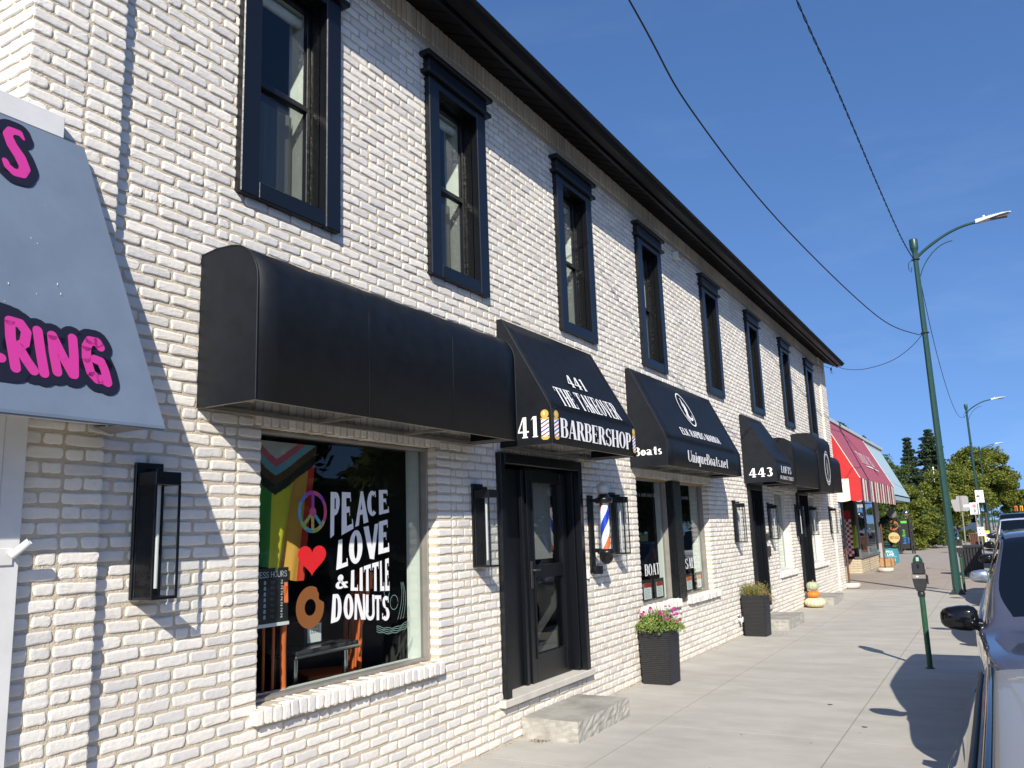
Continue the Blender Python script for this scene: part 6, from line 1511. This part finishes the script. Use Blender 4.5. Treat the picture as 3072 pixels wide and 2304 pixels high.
tree('broadleaf_tree',-3.2,66,6.4,1.9,2.6,'airy dark green tree left of the conifers, behind the blue awning',M['leafB'],21,26,90,.12)
tree('broadleaf_tree',.9,68,5.9,2.6,4.6,'yellow green tree behind the street lamps, in front of the tall one',M['leafA'],22,64,170,.15)
tree('broadleaf_tree',2.4,95,9.0,3.2,6.2,'tall broad tree filling the sky gap right of the near street lamp',M['leafA'],23,95,170,.19)
tree('broadleaf_tree',4.3,112,7.2,2.4,5.2,'lower yellow green tree at the right edge of the tree group',M['leafA'],24,60,150,.19)
tree('broadleaf_tree',-3.6,62,4.9,2.6,3.6,'dark rounded tree between the conifers and the tall shrub',M['leafB'],25,46,150,.14)
tree('pine_tree',-2.35,40,6.4,1.0,1.5,'pine top showing above the red awning, left one',M['leafC'],26,16,120,.11,'pine tops over the shop roof')
tree('pine_tree',-1.75,41.5,5.95,.9,1.3,'pine top showing above the red awning, right one',M['leafC'],27,14,120,.11,'pine tops over the shop roof')
tree('shrub',-.9,52,3.9,1.65,4.3,'tall yellow green shrub beyond the blue awning',M['leafA'],28,60,190,.11,None,1.65,'shrub',False)
tree('shrub',-.15,55,2.9,1.35,3.3,'dense dark green shrub spilling to the pavement edge beyond the kiosk',M['leafB'],29,70,210,.09,None,1.05,'shrub',False)
tree('shrub',-1.9,50,2.6,1.4,2.7,'dark green shrub directly behind the kiosk',M['leafB'],31,36,190,.10,None,1.2,'shrub',False)
tree('shrub',1.3,66,1.1,.9,1.2,'low dark hedge bush behind the round blue sign',M['leafB'],30,20,140,.09,None,.5,'shrub',False)
hs=empty('house',(-1.9,74,0),'pale house gable among the trees','house'); mb=MB(); mb.prism([(-2.4,-.2),(-.6,-.2),(-.6,3.55),(-1.5,3.95),(-2.4,3.55)],'y',72,76,M['housewall']); part(mb,'wall',hs); mb=MB(); mb.prism([(-2.55,3.52),(-1.5,4.0),(-.42,3.5),(-.42,3.57),(-1.5,4.08),(-2.55,3.6)],'y',71.9,76.1,M['roof']); part(mb,'roof',hs)
# dark trees mass far and across the junction
for i,(x,y,h,cr,ch,lab) in enumerate(((8.5,190,5.2,3.5,4.6,'distant green tree behind the traffic signal'),(14,175,6,4,5,'distant tree right of the traffic signal'),(.6,125,5.5,2.8,4.8,'shaded tree low behind the crossing sign'),(5.5,160,4.6,3,4.2,'distant low tree left of the traffic signal'))):
    tree('broadleaf_tree',x,y,h,cr,ch,lab,M['leafB'],40+i,26,110,.26)
# far white houses / shop fronts down the street
for i,(x,y,w_,h,m_,lab) in enumerate(((-.5,118,3.0,3.0,M['housewall'],'pale low house far down the street behind the trees'),(10.5,230,6,3.4,M['housewall'],'pale low building far behind the traffic signal'))):
    r=empty('far_building',(x,y,0),lab,'building'); mb=MB(); mb.box(x-w_/2,x+w_/2,y,y+6,-.2,h,m_); part(mb,'wall',r); mb=MB(); mb.prism([(x-w_/2-.3,h),(x+w_/2+.3,h),(x,h+1.1)],'y',y-.2,y+6.2,M['roof']); part(mb,'roof',r)
    for k in range(3):
        mb=MB(); mb.box(x-w_/2+.4+k*w_/3,x-w_/2+.4+k*w_/3+.7,y-.03,y-.01,1.1,2.2,M['carglass']); part(mb,'window',r)

# the other side of the street, seen mirrored in the windows
spots_=[(20,6,9,3.6),(20,21,11.5,4.6),(19,32,12,4.6),(20,42,13,5),(18.5,52,14,5.2),(20,63,14,5.4),(18.5,75,15,5.6),(20,88,15,5.8),(18.5,102,15,6),(20,118,15,6)]
ords_=['opposite the big sticker window','in front of the brick store','third in the row','fourth in the row','fifth in the row','sixth in the row','seventh in the row','eighth in the row','ninth in the row','last of the row']
for i,(x,y,h,cr) in enumerate(spots_):
    tree('street_tree',x,y,h,cr,h*.9,'leafy tree across the street, '+ords_[i],M['leafB' if i%3 else 'leafA'],60+i,120,40,.5,'trees across the street',zc=h*.45)
op=empty('brick_store',(25,12,0),'long low brown brick store across the street','building'); OB=mat('brown brick',(.20,.11,.07),.9,var=.2,vs=3); mb=MB(); mb.box(23,33,-18,38,-.2,4.2,OB); part(mb,'wall',op)
mb=MB(); mb.box(22.9,33.1,-18.1,38.1,4.203,4.5,M['stone']); part(mb,'parapet',op)
for k in range(7):
    mb=MB(); mb.box(22.95,22.99,-16+7.5*k,-10.5+7.5*k,.7,2.8,M['carglass']); part(mb,'shop_window',op)

# ---------------------------------------------------------------- cars
def car(x,y,label,paint,kind='suv',L=4.5,W=1.82,H=1.62,mirror=None,roofm=None,trim=None,flip=False,zr=-.13,band=False,rails=False):
    """nose at y, towards -Y; x is the centre line"""
    root=empty('parked_car' if x<6 else 'car',(x,y+L/2,zr),label,'car','cars parked along the kerb' if x<6 else 'cars on the far side of the street')
    hw=W/2; G=M['carglass']; mirror=mirror or paint
    if kind=='suv':   st=[(0,.60,.62),(.015,.70,.80),(.06,.86,.93),(.22,.93,.99),(.255,.935,1.06),(.30,.95,1.26),(.375,.965,H-.06),(.43,.97,H-.01),(.60,.97,H),(.80,.965,H-.02),(.92,.955,H-.08),(.955,.94,1.30),(.975,.92,1.0),(1.0,.86,.70)]
    elif kind=='sedan': st=[(0,.60,.58),(.015,.72,.72),(.06,.86,.84),(.24,.94,.94),(.28,.95,1.02),(.36,.96,1.24),(.44,.965,H-.02),(.55,.97,H),(.66,.965,H-.03),(.74,.96,1.28),(.83,.95,1.08),(.92,.92,1.03),(.975,.82,.97),(1.0,.68,.74)]
    elif kind=='hatch': st=[(0,.60,.60),(.015,.72,.74),(.06,.86,.86),(.20,.94,.95),(.235,.95,1.02),(.30,.96,1.26),(.37,.965,H-.03),(.45,.97,H),(.62,.97,H),(.76,.96,H-.04),(.87,.945,H-.13),(.945,.91,1.14),(.98,.85,1.0),(1.0,.70,.74)]
    else: st=[(0,.66,.70),(.015,.80,.95),(.05,.92,1.06),(.24,.96,1.14),(.27,.965,1.20),(.33,.97,1.55),(.38,.97,H-.02),(.45,.97,H),(.60,.97,H-.01),(.63,.97,1.5),(.645,.97,1.18),(.70,.97,1.14),(.985,.97,1.13),(1.0,.95,.85)]
    zb=(1.02 if kind=='suv' else (.93 if kind in('sedan','hatch') else 1.12))
    # control net
    net=[]
    for (s,wf,zt) in st:
        bk=.945 if kind=='hatch' else .972; wq=hw*wf; belt=min(zb*(.965+.05*s),zt-.03); cab=zt-belt
        row=[(wq*.93,.20),(wq*.985,.30),(wq*.998,.48),(wq*1.0,.66),(wq*1.0,belt-.10 if belt>.7 else belt-.04),(wq*bk,belt)]
        if cab>.12:
            tum=min(1,cab/.5); wt=wq*(.955-.20*tum)
            gk=bk-.017; row+=[(wq*gk+(wt-wq*gk)*.08,belt+cab*.06),(wq*gk+(wt-wq*gk)*.55,belt+cab*.5),(wt,belt+cab*.86),(wt*.93,zt-.015*tum),(wt*.5,zt+.012),(0,zt+.02)]
        else:
            row+=[(wq*.94,belt+.01),(wq*.90,belt+cab*.5),(wq*.84,belt+cab*.8),(wq*.72,zt-.002),(wq*.4,zt+.012),(0,zt+.018)]
        net.append((s,row))
    ns_=len(net); nr=len(net[0][1]); SU,SV=6,4
    S=np.array([n[0] for n in net]); Rr=np.array([n[1] for n in net])
    def cr_(P,t):
        i=int(min(max(t,0),len(P)-1-1e-9)); f=t-i; p0=P[max(i-1,0)];p1=P[i];p2=P[i+1];p3=P[min(i+2,len(P)-1)]
        # limited tangents
        def lim(a,b_): return np.where(a*b_<=0,0,np.sign(a)*np.minimum(np.abs(a+b_)/2,2*np.minimum(np.abs(a),np.abs(b_))))
        m1=lim(p1-p0,p2-p1) if i>0 else (p2-p1); m2=lim(p2-p1,p3-p2) if i<len(P)-2 else (p2-p1)
        h=f; return (2*h**3-3*h**2+1)*p1+(h**3-2*h**2+h)*m1+(-2*h**3+3*h**2)*p2+(h**3-h**2)*m2
    NU=(ns_-1)*SU+1; NV=(nr-1)*SV+1; gp=np.zeros((NU,NV,3))
    for i in range(NU):
        t=i/SU; s=cr_(S,t); row=cr_(Rr,t)
        for j in range(NV):
            q=cr_(row,j/SV); 
            yb=-.5+s
            # round the nose and tail in plan
            gp[i,j]=(-q[0],yb*L+ (0 if 1 else 0),q[1])
    for i in range(NU):
        for j in range(NV):
            fx_=abs(gp[i,j,0])/hw
            if i<SU*4: gp[i,j,1]+= .16*(fx_**2.5)*(1-i/(SU*4))
            if i>NU-1-SU*3: gp[i,j,1]-= .10*(fx_**2.5)*(1-(NU-1-i)/(SU*3))
    wheels=[(-.5*L+.19*L),(.5*L-.20*L)]; WR=.345 if kind!='pickup' else .39; AR=WR+.05; wz=WR
    # window ranges (station index range, ring range)
    ci={'suv':(4,12),'hatch':(4,12),'sedan':(4,10),'pickup':(4,10)}[kind]
    def isglass(i,j):
        u=i/SU; v=j/SV
        a,b_=ci
        # side glass
        if 6.1<=v<8.6:
            lo=a+1.15-(0.0)+(v-6)*.28; hi=(b_-.9-(v-6)*.12) if kind in('suv','pickup') else (b_-.45-(v-6.1)*.51 if kind=='sedan' else b_-.8-(v-6.1)*.6)
            if lo<=u<hi:
                mid=a+2.9+(.6 if kind=='suv' else .1)
                if abs(u-mid)<.09: return 0
                if kind=='suv' and abs(u-(b_-2.2))<.12: return 0
                return 1
        return 0
    body=MB(); glass=None; ws=MB(); roofb=MB(); rear=MB()
    for side in (1,-1):
        V=[tuple((p[0]*side,p[1],p[2])) for p in gp.reshape(-1,3)]
        glass=MB(); fb=[];fg=[];fw=[];frr=[];fre=[]
        for i in range(NU-1):
            for j in range(NV-1):
                c=(gp[i,j]+gp[i+1,j]+gp[i,j+1]+gp[i+1,j+1])/4
                if j<SV*5 and any((c[1]-wy)**2+(c[2]-wz)**2<AR**2 for wy in wheels): continue
                q=[i*NV+j,(i+1)*NV+j,(i+1)*NV+j+1,i*NV+j+1]
                u=(i+.5)/SU; v=(j+.5)/SV
                if side==1: q=q[::-1]
                a,b_=ci
                wsa,wsb=(a+.15,a+(2.15 if kind!='pickup' else 1.9))
                if isglass(i,j): fg.append(q)
                elif v>8.95 and wsa<u<wsb: fw.append(q)
                elif v>8.75 and ((kind=='suv' and 10.3<u<11.6) or (kind=='hatch' and v>9.6 and 10.3<u<11.6) or (kind=='sedan' and v>10.9 and 8.2<u<9.6) or (kind=='pickup' and 8.3<u<9.7)): fre.append(q)
                elif v>8.4 and wsb<=u and u<b_-1.2 and roofm: frr.append(q)
                else: fb.append(q)
        for tgt,fl_,m_ in ((body,fb,paint),(glass,fg,G),(ws,fw,G),(roofb,frr,roofm or paint),(rear,fre,G)):
            if fl_:
                used=sorted(set(k for f_ in fl_ for k in f_)); mp={k:n for n,k in enumerate(used)}
                tgt.add([V[k] for k in used],[[mp[k] for k in f_] for f_ in fl_],m_,True)
        if glass.v: glass.build('side_window',root)
    o=body.build('body',root)
    for mb_,nm in ((ws,'windshield'),(rear,'rear_window')):
        if mb_.v: mb_.build(nm,root)
    if roofb.v: roofb.build('roof_panel',root)
    # underbody and wheel wells
    mb=MB(); mb.box(-hw*.80,hw*.80,-L/2+.12,L/2-.10,.17,.60,M['rubber']); mb.build('underbody',root)
    for wy in wheels:
        for side in (1,-1):
            wb=MB(); xo=side*(hw*.915); xi=side*(hw*.915-.20)
            prof=[(WR*.62,0),(WR*.93,0),(WR,.03),(WR,.17),(WR*.93,.20),(WR*.6,.20)]
            if side==1: prof=[(r,h-.20) for r,h in prof]
            wb.lathe([(r,h) for r,h in prof],(xo if side==1 else xo,wy,wz) ,28,M['tyre'],'x',caps=False) if side==1 else wb.lathe([(r,h) for r,h in prof],(xo,wy,wz),28,M['tyre'],'x',caps=False)
            t_=wb.build('tyre',root) if False else None
            wh=wb.build('wheel',root)
            rb=MB(); xf=xo-side*.012
            rb.lathe([(WR*.63,-.02),(WR*.63,.0),(WR*.58,.005),(WR*.56,-.03)],(xf,wy,wz),28,M['rim'],'x',caps=False)
            for k in range(5):
                a=2*PI*k/5; ca,sa=math.cos(a),math.sin(a)
                P=[(WR*.10,-.05),(WR*.58,-.07),(WR*.58,.07),(WR*.10,.05)]
                rb.prism([(wy+p[0]*ca-p[1]*sa,wz+p[0]*sa+p[1]*ca) for p in P],'x',xf-side*.03,xf,M['rim'])
            rb.lathe([(WR*.60,0),(.01,0)],(xf-side*.05,wy,wz),24,M['rubber'],'x',caps=False)
            rb.build('rim',wh)
    # mirrors
    msx={'suv':.285,'hatch':.285,'sedan':.335,'pickup':.285}[kind]; my=-L/2+msx*L; mz=zb+.02
    for side in (1,-1):
        mb=MB(); c=Vector((side*(hw+.045),my,mz+.02))
        vs=[];n1,n2=16,8
        for a in range(n2+1):
            for b2 in range(n1):
                th=PI*a/n2; ph=2*PI*b2/n1
                def sp(v,e): return math.copysign(abs(v)**(e*.85),v)
                vx=sp(math.cos(th),.75); vy=sp(math.sin(th)*math.cos(ph),.8); vz=sp(math.sin(th)*math.sin(ph),.75)
                taper=1-.22*(vx*side*-1<0)*0
                vs.append((c.x+vx*.125,c.y+(vy*.085 if vy<0 else vy*.03),c.z+vz*.088*(1-.16*vx*side)))
        mb.add(vs,[[i*n1+k,i*n1+(k+1)%n1,(i+1)*n1+(k+1)%n1,(i+1)*n1+k] for i in range(n2) for k in range(n1)],mirror,True)
        mb.tube([(side*(hw*.90),my+.04,mz-.03),(side*(hw-.02),my+.015,mz-.02)],[.045,.04],8,M['carblack']); mb.build('mirror',root)
    # lights, grille, plate
    for side in (1,-1):
        mb=MB(); y_=-L/2
        hz=.70 if kind!='pickup' else .85
        mb.prism([(side*hw*.42,hz-.05),(side*hw*.80,hz-.03),(side*hw*.86,hz+.07),(side*hw*.50,hz+.04)],'y',y_+.03,y_+.16,M['lens']); mb.build('headlight',root)
        mb=MB(); mb.prism([(side*hw*.62,.74),(side*hw*.90,.72),(side*hw*.88,.88),(side*hw*.66,.90)],'y',L/2-.12,L/2-.03,M['redlens']); mb.build('tail_light',root)
    mb=MB(); mb.bbox(-hw*.40,hw*.40,-L/2-.012,-L/2+.05,.44,.66,M['carblack'],b=.01); mb.bbox(-hw*.62,hw*.62,-L/2+.0,-L/2+.06,.24,.36,M['carblack'],b=.01); mb.build('grille',root)
    # trims: window seals
    for side in (1,-1):
        pts=[]; mb=MB()
        ja=6*SV
        for i in range(int((ci[0]+1.1)*SU),int((ci[1]-.9)*SU)): pts.append((gp[i,ja][0]*side-side*.0-(.004 if side==1 else -.004)*-1*(-1),gp[i,ja][1],gp[i,ja][2]+.006))
        mb.tube(pts,.013 if kind in('sedan','hatch') else .009,6,trim or M['carblack'])
        if kind in('sedan','hatch'):
            q_=[]
            ia,ie=int((ci[0]+1.6)*SU),int((ci[1]-(.45 if kind=='sedan' else .8))*SU)
            for i in range(ia,ie+1):
                u_=i/SU; jv=8.55 if u_<ci[1]-1.7 else 8.55-(8.55-6.1)*min(1,(u_-(ci[1]-1.7))/1.25)**1.3
                j0=int(jv*SV); f_=jv*SV-j0; p_=gp[i,j0]*(1-f_)+gp[i,j0+1]*f_
                q_.append((p_[0]*side-side*0+(.002*side*(1 if side>0 else 1)),p_[1],p_[2]+.003))
            mb.tube(q_,.008,6,M['rubber'])
        mb.build('window_trim',root)
    if band or rails:
        for side in (1,-1):
            mb=MB()
            jr=9*SV; pts=[(gp[i,jr][0]*side,gp[i,jr][1],gp[i,jr][2]+(.012 if band else .05)) for i in range(int((ci[0]+2.3)*SU),int((ci[1]-1.2)*SU),3)]
            mb.tube(pts,.010 if band else .02,6,M['carblack'])
            mb.build('roof_rail',root)
    mb=MB(); mb.tube([(-hw*.1,-L/2+(.30)*L-.03,zb+.03),(-hw*.6,-L/2+.30*L-.02,zb+.06)],.008,5,M['carblack']); mb.build('wiper',root)
    return root
pA=carpaint('silver lavender paint',(.15,.16,.21),.65,.22); pS=mat('warm silver paint',(.36,.34,.305),.42,metal=.25,coat=.25,spec=.4); pB=carpaint('silver blue paint',(.35,.40,.46),.7,.25); pW=carpaint('white paint',(.75,.76,.78),.1,.25); pK=carpaint('black paint',(.012,.015,.03),.3,.2); pG=carpaint('charcoal paint',(.06,.065,.07),.5,.25); pR=carpaint('dark red paint',(.25,.02,.02),.4,.25)
KX=3.28
car(KX+.90,-.62,'warm silver hatchback at the head of the parked row, with reflections on its flank',pS,'hatch',4.5,1.86,1.39,band=True)
car(KX+.94,5.72,'silver lavender crossover with black door mirrors, beside the lone parking meter',pA,'suv',4.55,1.84,1.66,mirror=M['carblack'],band=True)
car(KX+.92,11.95,'low silver blue sedan hidden behind the crossover, silver mirror showing',pB,'sedan',4.6,1.80,1.46)
car(KX+.92,17.6,'dark grey sedan with dark mirror between the silver blue sedan and the white suv',pG,'sedan',4.6,1.80,1.46,mirror=M['carblack'])
car(KX+.95,24.2,'white suv with dark windscreen parked behind the sedans',pW,'suv',4.7,1.86,1.72,mirror=M['carblack'])
car(KX+1.0,31.2,'black pickup truck beyond the white suv',pK,'pickup',5.6,1.95,1.88)
car(KX+.95,39.0,'charcoal suv farther down the kerb',pG,'suv',4.6,1.84,1.68); car(KX+.95,46.5,'dark red sedan farther down the kerb',pR,'sedan',4.6,1.80,1.46)
car(8.9,120,'white suv standing at the far traffic signal',pW,'suv',4.7,1.86,1.72); car(8.7,96,'silver sedan on the far roadway',pB,'sedan',4.6,1.80,1.46)
car(12.0,1.5,'charcoal suv parked across the street',pG,'suv',4.6,1.84,1.68); car(12.0,14,'silver sedan parked across the street, nearer one',pB,'sedan',4.6,1.8,1.46); car(12.0,26,'white suv parked across the street',pW,'suv',4.7,1.86,1.7)
